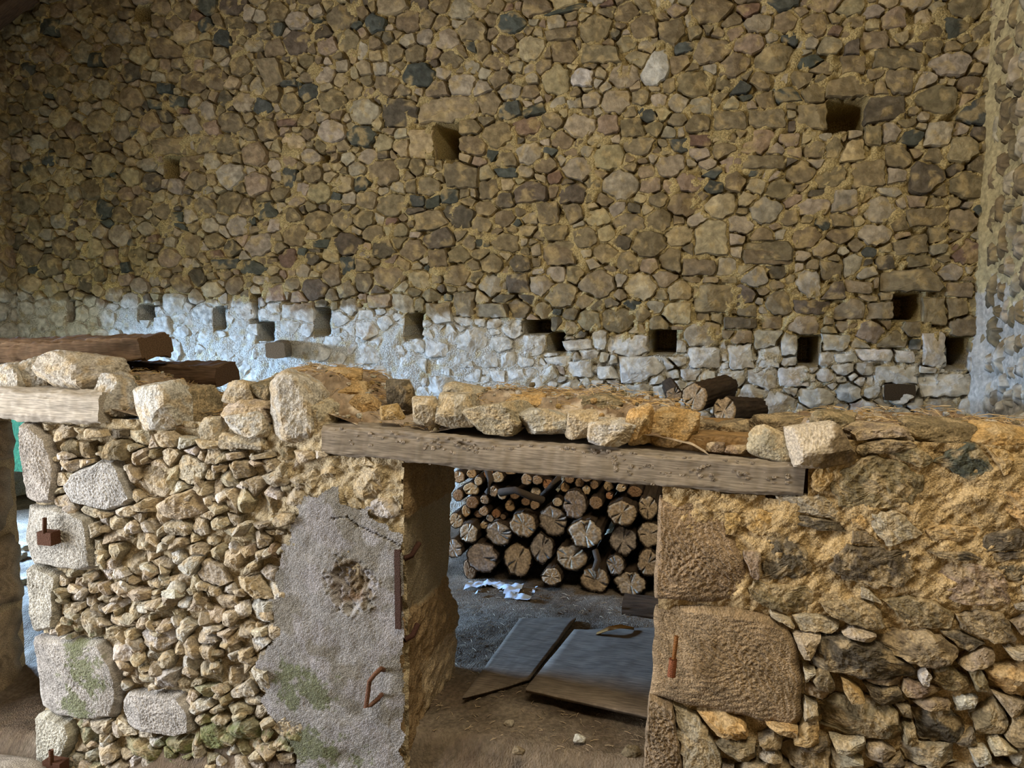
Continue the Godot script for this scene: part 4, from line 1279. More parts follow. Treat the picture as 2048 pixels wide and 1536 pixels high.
func capping() -> void:
	rng.seed = 31
	var w := thing("wall_capping", "crumbling top of the partition with earth, straw and set stones", "wall", Vector3.ZERO, "", "structure")
	var fr := Transform3D(Basis(Vector3.RIGHT, Vector3(0, 0, -1), Vector3.UP), Vector3.ZERO)
	var tH := func(x: float, y: float) -> float: return top_height(x, -y)
	var tC := func(p: Vector3) -> Color:
		var k := 1.0 + 0.3 * F3(p, 8.0) + 0.3 * F3(p, 50.0)
		var c := S(136, 114, 90).lerp(S(170, 152, 130), clampf(0.5 + 2.0 * F3(p, 4.0), 0.0, 1.0))
		if F3(p + Vector3(7, 0, 0), 6.0) > 0.24:
			c = S(206, 190, 168)
		return Color(c.r * k, c.g * k, c.b * k)
	part("earth", sheet(-4.2, 1.66, 2.60, 3.20, 0.011, tH, tC, fr).mesh(M.dirt), w)
	# set stones: pixel boxes measured on the front face, [x, y, z, width, height], colour, cuts
	var set_stones := [
		[[-2.625, 1.374, -2.620, 0.333, 0.147], "w", 12], [[-2.864, 1.365, -2.660, 0.145, 0.139], "w", 9], [[-2.975, 1.349, -2.620, 0.163, 0.121], "w", 9],
		[[-2.435, 1.274, -2.620, 0.179, 0.187], "w", 10], [[-2.171, 1.249, -2.580, 0.203, 0.189], "w", 8], [[-2.129, 1.232, -2.700, 0.181, 0.177], "b", 9],
		[[-1.821, 1.314, -2.620, 0.139, 0.083], "t", 9], [[-1.727, 1.323, -2.640, 0.120, 0.075], "b", 8], [[-1.763, 1.245, -2.600, 0.195, 0.086], "t", 9], [[-1.760, 1.191, -2.580, 0.168, 0.105], "w", 9],
		[[-1.555, 1.246, -2.570, 0.197, 0.240], "w", 8], [[-1.447, 1.208, -2.600, 0.097, 0.156], "t", 8], [[-1.905, 1.152, -2.600, 0.128, 0.116], "t", 8], [[-1.824, 1.124, -2.580, 0.107, 0.063], "t", 8], [[-1.755, 1.127, -2.580, 0.137, 0.063], "t", 9],
		[[-1.480, 1.363, -2.800, 0.151, 0.077], "o", 9], [[-1.405, 1.304, -2.750, 0.143, 0.101], "o", 8], [[-1.689, 1.353, -2.850, 0.256, 0.084], "o", 11], [[-1.326, 1.276, -2.700, 0.095, 0.068], "o", 9],
		[[-1.034, 1.264, -2.600, 0.105, 0.103], "t", 8], [[-0.921, 1.268, -2.600, 0.152, 0.123], "t", 9], [[-0.756, 1.248, -2.585, 0.206, 0.103], "t", 7],
		[[-0.580, 1.235, -2.600, 0.175, 0.081], "w", 7], [[-0.453, 1.239, -2.590, 0.111, 0.090], "t", 7], [[-0.345, 1.218, -2.570, 0.152, 0.082], "w", 7], [[-0.254, 1.238, -2.600, 0.077, 0.123], "o", 8],
		[[-0.941, 1.311, -2.750, 0.160, 0.076], "t", 10], [[-0.699, 1.287, -2.720, 0.152, 0.074], "o", 10], [[-0.416, 1.289, -2.740, 0.163, 0.072], "b", 11], [[-0.140, 1.230, -2.660, 0.174, 0.117], "o", 10],
		[[0.502, 1.240, -2.620, 0.182, 0.057], "p", 9], [[0.689, 1.231, -2.660, 0.205, 0.095], "b", 10], [[0.527, 1.193, -2.620, 0.204, 0.084], "b", 10], [[0.225, 1.226, -2.800, 0.189, 0.080], "b", 10], [[0.840, 1.213, -2.640, 0.162, 0.116], "o", 10], [[0.379, 1.258, -2.720, 0.154, 0.073], "b", 11],
		[[-0.048, 1.203, -2.800, 0.121, 0.063], "b", 9], [[0.055, 1.202, -2.780, 0.118, 0.076], "b", 8]]
	var i := 0
	for q in set_stones:
		var g: Array = q[0]
		i += 1
		var dep: float = clampf(maxf(g[3], g[4]) * 0.95, 0.08, 0.26)
		var b := rock(Vector3(g[3] * 1.04, g[4] * 1.06, dep), i * 3 + 1, palette(q[1]), q[2], 13, 0.045, near_tint)
		var o := part("stone", b.mesh(M.stone, true), w)
		o.position = Vector3(g[0], g[1], g[2] - dep * 0.36)
		o.rotation = Vector3(rng.randf_range(-0.06, 0.06), rng.randf_range(-0.2, 0.2), 0.0)
	# crumbs of mortar and small chips
	var crumbs := Buf.new()
	for k in 620:
		var x := rng.randf_range(-3.0, 1.6)
		var z := FRONT - rng.randf_range(0.02, 0.5)
		var s := rng.randf_range(0.008, 0.026)
		var r := rock(Vector3(s, s * 0.8, s), k, palette(["o", "t", "w", "b"][k % 4]), 7, 3, 0.05)
		for j in r.v.size():
			r.v[j] += Vector3(x, top_height(x, z) + s * 0.2, z)
		crumbs.join(r)
	part("crumbs", crumbs.mesh(M.stone), w, "stuff")
	# straw
	var st := Buf.new()
	for k in 1500:
		var x := rng.randf_range(-3.0, 1.6)
		var z := FRONT - rng.randf_range(0.03, 0.55)
		var a := rng.randf() * TAU
		var l := rng.randf_range(0.02, 0.09)
		var d := Vector3(cos(a), rng.randf_range(-0.25, 0.25), sin(a)) * l
		var p := Vector3(x, top_height(x, z) + 0.004 + l * 0.12, z)
		blade(st, p - d * 0.5, p + d * 0.5, 0.0011, S(190, 160, 110) * rng.randf_range(0.5, 1.2))
	part("straw", st.mesh(M.straw), w, "stuff")

func blade(b: Buf, p: Vector3, q: Vector3, r: float, c: Color) -> void:
	var d := (q - p).normalized()
	var u := d.cross(Vector3(0.2, 1, 0.1)).normalized() * r
	var w := d.cross(u).normalized() * r
	c.a = 1.0
	var m := (p + q) * 0.5 + Vector3(0, p.distance_to(q) * 0.08, 0)
	var s := b.v.size()
	for e in [p, m, q]:
		b.add(e + u, c)
		b.add(e - u * 0.5 + w, c)
		b.add(e - u * 0.5 - w, c)
	for k in 2:
		for j in 3:
			var n := (j + 1) % 3
			b.quad(s + k * 3 + j, s + k * 3 + n, s + k * 3 + 3 + n, s + k * 3 + 3 + j)

func timbers() -> void:
	# lintel over the doorway
	var a := Vector3(-1.426, 1.149, -2.580)
	var e := Vector3(0.274, 1.079, -2.580)
	var l := (e - a).length()
	var o := thing("timber_lintel", "weathered grey timber lintel spanning the doorway with the logs behind", "beam", a - Vector3(0, 0, 0.16))
	o.rotation.z = atan2(e.y - a.y, e.x - a.x)
	part("beam", timber(l, 0.118, 0.34, S(150, 138, 122), 3.0, 0.010, 64, 220, 0.22).mesh(M.wood), o)
	# dried mud and nests clinging to the face
	rng.seed = 77
	var mud := Buf.new()
	for k in 260:
		var x := l * clampf(rng.randfn(0.5, 0.24), 0.03, 0.97)
		var y := rng.randfn(0.01, 0.025)
		var s := rng.randf_range(0.004, 0.012)
		var r := rock(Vector3(s * 1.6, s, s * 0.5), 900 + k, S(160, 146, 128) * rng.randf_range(0.7, 1.1), 7, 3, 0.08)
		for j in r.v.size():
			r.v[j] += Vector3(x, clampf(y, -0.05, 0.05) + 0.006 * sn.get_noise_2d(x * 0.9, 3.0), 0.168)
		mud.join(r)
	part("mud_crumbs", mud.mesh(M.dirt), o, "stuff")
	# lintel of the further doorway
	var a2 := Vector3(-2.424, 1.244, -2.560)
	o = thing("log_lintel", "pale barkless log lying over the further doorway under large stones", "beam", a2 - Vector3(1.0, -0.012, 0.12))
	o.rotation.z = -0.015
	part("beam", timber(1.0, 0.135, 0.24, S(186, 176, 160), 8.0, 0.016, 40, 100, 0.75).mesh(M.wood), o)
	# two broken timbers lying on the wall top
	var b1 := Vector3(-2.426, 1.450, -2.920)
	o = thing("broken_timber", "broken brown timber lying highest on the partition top, end sawn square", "beam", b1 - Vector3(0.95, -0.005, 0.05))
	o.rotation = Vector3(0.1, -0.06, 0.02)
	part("beam", timber(0.95, 0.10, 0.20, S(112, 90, 68), 14.0, 0.02, 36, 90, 0.4).mesh(M.wood), o)
	var b2 := Vector3(-2.189, 1.344, -3.020)
	o = thing("broken_timber", "broken dark timber lying lower and behind the highest timber on the partition", "beam", b2 - Vector3(0.75, 0.0, 0.04))
	o.rotation = Vector3(0.1, 0.03, 0.01)
	part("beam", timber(0.75, 0.10, 0.18, S(98, 78, 60), 17.0, 0.018, 36, 80, 0.35).mesh(M.wood), o)
	# stub of a joist left in the tall wall
	var s := Vector3(-3.462, 1.366, -5.500)
	o = thing("joist_stub", "stub of a rotten joist sticking out of the limewashed wall", "beam", s + Vector3(0, 0, -0.2))
	o.rotation = Vector3(0, -1.25, 0)
	part("beam", timber(0.42, 0.13, 0.15, S(150, 134, 112), 21.0, 0.012, 24, 40, 0.5).mesh(M.wood), o)
	s = Vector3(1.167, 1.119, -5.550)
	o = thing("joist_stub", "dark end grain of a sawn beam set low in the wall", "beam", s)
	o.rotation = Vector3(0, 1.5708, 0)
	part("beam", timber(0.3, 0.11, 0.19, S(84, 70, 54), 25.0, 0.006, 24, 30, 0.1).mesh(M.wood), o)

# ---------------------------------------------------------------- loose stones
func loose() -> void:
	rng.seed = 41
	var spots := [
		["upright grey-brown loose stone standing on the lintel end beside the white stones", [-1.185, 1.313, -2.720, 0.108, 0.112], "d", 7, 0.0],
		["small ochre pebble of stone at the foot of the upright loose stone", [-1.164, 1.255, -2.600, 0.084, 0.056], "o", 8, 0.1],
		["thin broken flake leaning on the end of the lintel", [0.183, 1.192, -2.600, 0.132, 0.098], "t", 6, -0.35],
		["loose brown stone with its lit side painted white tipped over the lintel end", [0.311, 1.200, -2.550, 0.187, 0.136], "b", 8, 0.12],
		["small pinkish stone on the straw above the lintel", [-0.003, 1.174, -2.620, 0.058, 0.034], "p", 8, 0.0],
		["flat reddish chip on the straw above the lintel", [0.067, 1.170, -2.620, 0.082, 0.027], "p", 8, 0.05]]
	var i := 0
	for q in spots:
		i += 1
		var g: Array = q[1]
		var dep := maxf(g[3], g[4]) * (0.35 if i == 3 else 0.7)
		var seedn := i
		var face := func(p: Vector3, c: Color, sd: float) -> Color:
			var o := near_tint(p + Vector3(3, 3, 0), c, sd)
			if seedn == 4 and p.x < 0.015 + 0.02 * F3(p, 20.0) + p.y * 0.6:  # lit left side painted pale, up to a slanting shadow edge
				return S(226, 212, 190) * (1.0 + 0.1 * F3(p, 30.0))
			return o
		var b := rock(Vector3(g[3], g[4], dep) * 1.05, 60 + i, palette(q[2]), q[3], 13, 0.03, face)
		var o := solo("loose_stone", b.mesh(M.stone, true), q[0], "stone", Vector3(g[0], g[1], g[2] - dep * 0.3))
		o.rotation = Vector3(0, 0.15, q[4])

# ---------------------------------------------------------------- firewood
const LOG_SPOTS := [[-1.091, 0.391, 0.086, 0.083], [-0.925, 0.409, 0.088, 0.094], [-0.717, 0.366, 0.105, 0.090], [-0.792, 0.522, 0.073, 0.093], [-0.508, 0.504, 0.090, 0.078], [-0.509, 0.323, 0.084, 0.086], [-0.366, 0.529, 0.060, 0.071], [-0.360, 0.371, 0.069, 0.081], [-0.361, 0.207, 0.066, 0.085], [-1.247, 0.322, 0.084, 0.075], [-1.432, 0.318, 0.064, 0.066], [-1.350, 0.166, 0.099, 0.097], [-1.139, 0.161, 0.090, 0.110], [-0.994, 0.238, 0.075, 0.092], [-0.806, 0.203, 0.103, 0.079], [-0.917, 0.093, 0.064, 0.058], [-0.666, 0.084, 0.089, 0.084], [-0.547, 0.179, 0.055, 0.063], [-0.461, 0.073, 0.096, 0.076], [-1.454, 0.059, 0.047, 0.077], [-1.435, 0.572, 0.057, 0.041], [-1.424, 0.492, 0.044, 0.043], [-1.342, 0.514, 0.031, 0.030], [-1.230, 0.552, 0.029, 0.030], [-1.202, 0.472, 0.035, 0.039], [-1.342, 0.449, 0.032, 0.032], [-1.277, 0.428, 0.031, 0.032], [-1.232, 0.411, 0.020, 0.019], [-1.353, 0.352, 0.026, 0.026], [-1.402, 0.407, 0.036, 0.025], [-1.320, 0.393, 0.028, 0.025], [-0.897, 0.524, 0.032, 0.029], [-0.864, 0.603, 0.031, 0.032], [-0.774, 0.639, 0.030, 0.030], [-0.593, 0.577, 0.023, 0.024], [-0.664, 0.540, 0.043, 0.043], [-0.603, 0.629, 0.032, 0.031], [-1.099, 0.506, 0.031, 0.027], [-1.089, 0.648, 0.038, 0.037], [-1.262, 0.655, 0.042, 0.037], [-1.431, 0.666, 0.035, 0.034], [-1.021, 0.649, 0.034, 0.030], [-0.961, 0.625, 0.034, 0.035], [-0.681, 0.638, 0.029, 0.030], [-0.520, 0.637, 0.032, 0.026], [-0.446, 0.609, 0.048, 0.036], [-1.193, 0.690, 0.048, 0.027], [-1.040, 0.570, 0.033, 0.030], [-1.472, 0.431, 0.032, 0.043], [-1.043, 0.489, 0.031, 0.030], [-1.338, 0.665, 0.035, 0.034], [-0.826, 0.667, 0.032, 0.030], [-0.725, 0.606, 0.026, 0.030], [-1.157, 0.550, 0.031, 0.027], [-1.289, 0.569, 0.031, 0.037], [-1.385, 0.625, 0.028, 0.031], [-0.552, 0.697, 0.038, 0.036], [-0.721, 0.694, 0.039, 0.036], [-0.919, 0.704, 0.040, 0.037], [-1.516, 0.528, 0.036, 0.041], [-1.532, 0.367, 0.051, 0.052], [-1.525, 0.214, 0.058, 0.063], [-1.530, 0.631, 0.043, 0.041], [-0.280, 0.457, 0.044, 0.052], [-0.265, 0.297, 0.050, 0.058], [-0.259, 0.131, 0.056, 0.065]]

func log_shape(sd: int, sides: int, cracks: int, bark_c: Color, cut_c: Color) -> Array:
	var g := RandomNumberGenerator.new()
	g.seed = sd * 101 + 5
	var cr := {}
	var rad := PackedFloat32Array()
	var flatd := g.randf() * TAU
	var ang := PackedFloat32Array()
	for j in sides:
		ang.append(TAU * j / sides)
	for k in cracks:
		var at := g.randi() % (sides - 3) + 1
		ang[at - 1] = ang[at] - 0.03
		ang[at + 1] = ang[at] + 0.03
		cr[at] = [g.randi_range(1, 5), g.randi_range(6, 9)]
	for j in sides:
		var a := ang[j]
		var r := 1.0 + 0.09 * sn.get_noise_2d(cos(a) * 1.1 + sd * 3.0, sin(a) * 1.1) + 0.05 * sn.get_noise_2d(cos(a) * 4.0, sin(a) * 4.0 + sd * 5.0)
		var t := cos(a - flatd)
		if t > 0.3:
			r = minf(r, 0.93 / maxf(t, 0.3))
		rad.append(r)
	var bark := Buf.new()
	var along := 14
	for i in along + 1:
		var z := -float(i) / along
		for j in sides:
			var a := ang[j]
			var r := rad[j] * (1.0 + 0.05 * sn.get_noise_3d(cos(a) * 5.0, sin(a) * 5.0, z * 9.0 + sd)) + 0.012
			var p := Vector3(cos(a) * r, sin(a) * r, z)
			var c := bark_c * (1.0 + 0.4 * sn.get_noise_3d(cos(a) * 6.0, sin(a) * 6.0, z * 4.0 + sd))
			c.a = 1.0
			bark.add(p, c)
	for i in along:
		for j in sides:
			var k := (j + 1) % sides
			bark.quad(i * sides + j, i * sides + k, (i + 1) * sides + k, (i + 1) * sides + j)
	var m := bark.add(Vector3(0, 0, -1), bark_c)
	for j in sides:
		bark.tri(m, along * sides + j, along * sides + (j + 1) % sides)
	var cut := Buf.new()
	var rings := 9
	for r in rings + 1:
		var t := float(r) / rings
		for j in sides:
			var a := ang[j]
			var p := Vector3(cos(a), sin(a), 0) * rad[j] * t
			var z := 0.002 + 0.003 * sn.get_noise_2d(p.x * 3.0 + sd, p.y * 3.0)
			if r == rings:
				z -= 0.012
			if cr.has(j) and r >= cr[j][0] and r <= cr[j][1]:
				z -= 0.10
			var s := 1.0 + 0.22 * sn.get_noise_2d(p.x * 2.0 + sd, p.y * 2.0)
			if r == rings:
				s *= 0.72
			var c := cut_c * s
			c.a = 1.0
			cut.add(Vector3(p.x, p.y, z), c)
			cut.uv.append(Vector2(0.5 + 0.5 * p.x / 1.1, 0.5 + 0.5 * p.y / 1.1))
	for r in rings:
		for j in sides:
			var k := (j + 1) % sides
			cut.quad(r * sides + j, r * sides + k, (r + 1) * sides + k, (r + 1) * sides + j)
	return [bark.mesh(M.bark), cut.mesh(M.cut)]

func firewood() -> void:
	rng.seed = 51
	var big := []
	var small := []
	var tones := [S(190, 174, 152), S(180, 162, 138), S(168, 156, 142), S(194, 180, 160), S(162, 149, 138), S(184, 164, 136), S(174, 164, 154), S(188, 170, 144)]
	for k in 8:
		big.append(log_shape(k, 56, 2 + k % 4, S(92, 76, 60), tones[k]))
		small.append(log_shape(20 + k, 28, k % 2, S(84, 68, 54), [S(206, 186, 156), S(196, 164, 124), S(176, 150, 122), S(186, 140, 104), S(160, 134, 108), S(200, 176, 140), S(150, 122, 96), S(192, 168, 140)][k]))
	var n := 0
	for q in LOG_SPOTS:
		n += 1
		var r: float = minf(q[2], q[3])
		var is_big: bool = r > 0.048
		var pair: Array = (big if is_big else small)[n % 8]
		var tier := 0 if q[1] < 0.17 else (1 if q[1] < 0.36 else 2)
		var label: String = (["thick log on the floor at the foot of the firewood stack", "thick log in the middle tier of the firewood stack", "thick log in the upper tier of the firewood stack"][tier] if is_big else ["", "thin branch log wedged low among the thick logs of the stack", "thin branch log among the small wood topping the firewood stack"][maxi(tier, 1)])
		var o := thing("firewood_log", label, "log", Vector3(q[0], q[1], -4.34 + rng.randf_range(-0.05, 0.04) - (0.0 if is_big else 0.05)), ("thick logs of the stack, tier %d" if is_big else "thin logs of the stack, tier %d") % (tier + 1 if is_big else maxi(tier, 1)))
		var len_ := rng.randf_range(0.7, 0.85)
		o.rotation = Vector3(rng.randf_range(-0.015, 0.015), rng.randf_range(-0.03, 0.03), 0.0)
		var spin := rng.randf() * TAU if absf(q[2] - q[3]) < 0.01 else 0.0
		for k in 2:
			var m := part(["bark", "cut_face"][k], pair[k], o)
			m.basis = Basis(Vector3(0, 0, 1), spin).scaled_local(Vector3.ONE)
			m.basis = Basis.from_scale(Vector3(q[2] * 0.945, q[3] * 0.945, len_)) * Basis(Vector3(0, 0, 1), spin)
	# the stack runs on behind the pier and carries three logs that show above it
	for col in 4:
		for row in 5:
			var o := thing("firewood_log", "log in the part of the firewood stack behind the pier", "log", Vector3(0.02 + col * 0.21, 0.105 + row * 0.195, -4.42), "logs of the stack behind the pier")
			var pair: Array = big[(col + row) % 8]
			for k in 2:
				var m := part(["bark", "cut_face"][k], pair[k], o)
				m.scale = Vector3(0.092, 0.092, 0.8)
	var up := [[[-0.235, 1.176, -4.400, 0.088, 0.091], "thin log at the very top of the stack, showing over the partition"], [[-0.119, 1.177, -4.300, 0.144, 0.165], "stout barked log on top of the stack, showing over the partition"], [[0.040, 1.105, -4.300, 0.131, 0.153], "pale log tilted down beside the stout barked log on the stack"]]
	var i := 0
	for q in up:
		var g: Array = q[0]
		var o := thing("firewood_log", q[1], "log", Vector3(g[0], g[1], g[2]))
		o.rotation = Vector3([0.0, 0.0, -0.1][i], [0.1, -0.25, -0.3][i], 0)
		for k in 2:
			var m := part(["bark", "cut_face"][k], (big[[2, 5, 7][i]])[k], o)
			m.scale = Vector3(g[3] * 0.5, g[4] * 0.48, 0.7)
		i += 1
	# a short billet lying across in front of the stack
	var bl := Vector3(-0.472, 0.014, -4.180)
	var o := thing("firewood_log", "short log lying sideways on the floor before the stack", "log", Vector3(bl.x, bl.y, -4.16))
	o.rotation.y = -PI / 2.0 - 0.06
	for k in 2:
		var m := part(["bark", "cut_face"][k], big[4][k], o)
		m.scale = Vector3(0.075, 0.07, 0.5)
	# twisted branches poking out between the thin logs
	for q in [[[Vector3(-1.220, 0.586, -4.280), Vector3(-1.118, 0.616, -4.240), Vector3(-1.034, 0.581, -4.260), Vector3(-0.975, 0.545, -4.330)], 0.022], [[Vector3(-0.991, 0.558, -4.400), Vector3(-0.903, 0.657, -4.270), Vector3(-0.892, 0.669, -4.400)], 0.016], [[Vector3(-0.663, 0.270, -4.330), Vector3(-0.641, 0.222, -4.300), Vector3(-0.659, 0.159, -4.310)], 0.018], [[Vector3(-1.303, 0.577, -4.300), Vector3(-1.275, 0.658, -4.280), Vector3(-1.311, 0.706, -4.330)], 0.02]]:
		var b := rod(q[0], q[1], S(96, 82, 68), 10)
		solo("branch", b.mesh(M.rust), "gnarled dark branch jutting between the thin logs of the stack", "branch", Vector3.ZERO, "gnarled branches in the stack")

# ---------------------------------------------------------------- floor and what lies on it
func floor_height(x: float, z: float) -> float:
	var p := Vector3(x, 0, z)
	var y := 0.012 * F3(p, 2.0) + 0.006 * F3(p, 9.0) + 0.003 * F3(p, 40.0)
	y -= 0.30 * smoothstep(-2.1, -2.8, x) * smoothstep(-3.6, -3.0, z)
	y -= 0.30 * smoothstep(-2.72, -2.5, z)
	return y

func floor_and_litter() -> void:
	rng.seed = 61
	var f := thing("floor", "dusty trodden earth floor of the barn", "floor", Vector3.ZERO, "", "structure")
	var fr := Transform3D(Basis(Vector3.RIGHT, Vector3(0, 0, -1), Vector3.UP), Vector3.ZERO)
	var fC := func(p: Vector3) -> Color:
		var k := 1.0 + 0.3 * F3(p, 5.0) + 0.25 * F3(p, 40.0)
		var c := S(102, 88, 72).lerp(S(132, 119, 103), clampf(0.5 + 1.6 * F3(p, 1.7), 0.0, 1.0))
		return Color(c.r * k, c.g * k, c.b * k)
	part("earth", sheet(-6.3, 1.75, -3.4, 5.7, 0.022, func(x: float, y: float) -> float: return floor_height(x, -y), fC, fr).mesh(M.dirt), f)
	part("slab", box(Vector3(8.4, 0.3, 9.4), Vector3(-2.3, -0.55, -1.2), S(120, 100, 80)).mesh(M.shell), f)
	# two boards lying on the floor
	var mk := func(pts: Array, th: float, col: Color) -> Buf:
		var b := Buf.new()
		var n := 14
		for s in 2:
			for j in n + 1:
				for i in n + 1:
					var u := float(i) / n
					var v := float(j) / n
					var p: Vector3 = (pts[0] as Vector3).lerp(pts[1], u).lerp((pts[3] as Vector3).lerp(pts[2], u), v)
					p.y += (th if s == 0 else 0.0) + 0.004 * F3(p, 5.0)
					var c := col * (1.0 + 0.3 * F3(p, 9.0) + 0.2 * F3(p, 50.0))
					c.a = 1.0
					b.add(p, c)
		var m := (n + 1) * (n + 1)
		for j in n:
			for i in n:
				var a := j * (n + 1) + i
				b.quad(a, a + n + 1, a + n + 2, a + 1)
				b.quad(m + a, m + a + 1, m + a + n + 2, m + a + n + 1)
		for i in n:
			b.quad(i, i + 1, m + i + 1, m + i)
			var t := n * (n + 1) + i
			b.quad(t, m + t, m + t + 1, t + 1)
			var l := i * (n + 1)
			b.quad(l, m + l, m + l + n + 1, l + n + 1)
			var q := l + n
			b.quad(q, q + n + 1, m + q + n + 1, m + q)
		return b
	var b1: Buf = mk.call([Vector3(-0.744, 0.050, -3.001), Vector3(-0.167, 0.050, -2.900), Vector3(-0.231, 0.015, -3.879), Vector3(-0.675, 0.015, -3.734)], 0.018, S(142, 128, 112))
	solo("floor_board", b1.mesh(M.board), "wide dusty board with a raised front edge on the floor", "board")
	var b2: Buf = mk.call([Vector3(-1.002, 0.012, -2.939), Vector3(-0.769, 0.012, -3.177), Vector3(-0.697, 0.012, -3.911), Vector3(-0.983, 0.012, -3.834)], 0.012, S(132, 118, 102))
	solo("floor_board", b2.mesh(M.board), "second dusty board lying flat against the raised wide board", "board")
	# scraps
	var husk := Buf.new()
	var hp := [Vector3(-0.556, 0.030, -3.691), Vector3(-0.501, 0.055, -3.707), Vector3(-0.446, 0.050, -3.766), Vector3(-0.380, 0.035, -3.802)]
	for i in 4:
		var p: Vector3 = hp[i]
		var w: float = [0.012, 0.03, 0.028, 0.004][i]
		for s in [-1, 0, 1]:
			husk.add(p + Vector3(0, 0.012 * absf(s), w * s), S(168, 124, 62) * (1.0 - 0.15 * absf(s)))
	for i in 3:
		for s in 2:
			husk.quad(i * 3 + s, (i + 1) * 3 + s, (i + 1) * 3 + s + 1, i * 3 + s + 1)
	solo("dry_husk", husk.mesh(M.straw), "curled yellow-brown dry husk lying on the board", "husk")
	for q in [[Vector3(-0.475, 0.012, -2.769), 0.035, "white crumbly lump on the earth floor below the boards", "x"], [Vector3(-0.766, 0.012, -2.812), 0.03, "small tan stone chip on the earth floor", "t"], [Vector3(-0.275, 0.012, -2.738), 0.05, "flat brown stone on the earth floor near the pier", "b"], [Vector3(-0.308, 0.035, -3.612), 0.016, "tiny white scrap lying on the board", "x"], [Vector3(-0.677, 0.015, -2.625), 0.035, "rounded brown stone in the floor of the doorway", "b"]]:
		var s: float = q[1]
		solo("floor_stone", rock(Vector3(s * 1.3, s * 0.7, s), int(s * 1000.0) + 3, palette(q[3]), 9, 8, 0.08).mesh(M.stone), q[2], "stone", q[0])
	# torn plastic at the foot of the stack
	var film := sheet(-1.42, -1.0, 4.12, 4.34, 0.015, func(x: float, y: float) -> float:
		var p := Vector3(x, y, 0)
		if F3(p, 5.0) < -0.05:
			return NAN
		return 0.02 + 0.02 * F3(p, 14.0) + 0.02 * absf(F3(p, 30.0)), func(_p): return S(176, 190, 210), fr)
	solo("plastic_sheet", film.mesh(M.film), "torn crumpled plastic sheet at the foot of the log stack", "plastic")
	# chaff
	var chaff := Buf.new()
	for k in 900:
		var x := rng.randf_range(-1.5, 0.1)
		var z := rng.randf_range(-4.3, -2.7)
		var a := rng.randf() * TAU
		var l := rng.randf_range(0.008, 0.04)
		var d := Vector3(cos(a), 0.1, sin(a)) * l
		var p := Vector3(x, floor_height(x, z) + 0.006, z)
		blade(chaff, p - d * 0.5, p + d * 0.5, 0.0012, S(170, 150, 120) * rng.randf_range(0.5, 1.2))
	part("chaff", chaff.mesh(M.straw), f, "stuff")
	# threshold stone of the further doorway
	var th := rock(Vector3(0.75, 0.16, 0.5), 77, S(196, 186, 172), 12, 14, 0.02, granite_tint)
	solo("threshold_stone", th.mesh(M.granite), "pale worn stone lying before the further doorway", "stone", Vector3(-2.95, -0.33, -2.30))
	# far end of the byre seen through the further doorway
	var gb := box(Vector3(0.5, 0.42, 0.3), Vector3.ZERO, S(30, 70, 42))
	solo("green_crate", gb.mesh(M.smooth), "dark green crate standing beyond the further doorway", "crate", Vector3(-5.3, 0.62, -4.9))
	var gs := timber(1.6, 0.12, 0.2, S(120, 84, 60), 31.0, 0.006, 20, 30, 0.2)
	var pl := solo("shelf_plank", gs.mesh(M.wood), "brown plank above the green crate beyond the further doorway", "plank", Vector3(-6.0, 0.92, -4.9))
	pl.rotation.y = 0.0
	for k in 7:
		var r := rng.randf_range(0.06, 0.16)
		var p := Vector3(rng.randf_range(-4.9, -3.6), 0.0, rng.randf_range(-4.6, -3.4))
		solo("floor_stone", rock(Vector3(r * 1.4, r * 0.7, r), 400 + k, palette("t"), 9, 8, 0.06).mesh(M.stone), "fallen stone lying on the floor beyond the further doorway", "stone", p + Vector3(0, floor_height(p.x, p.z) + r * 0.15, 0), "fallen stones beyond the further doorway")

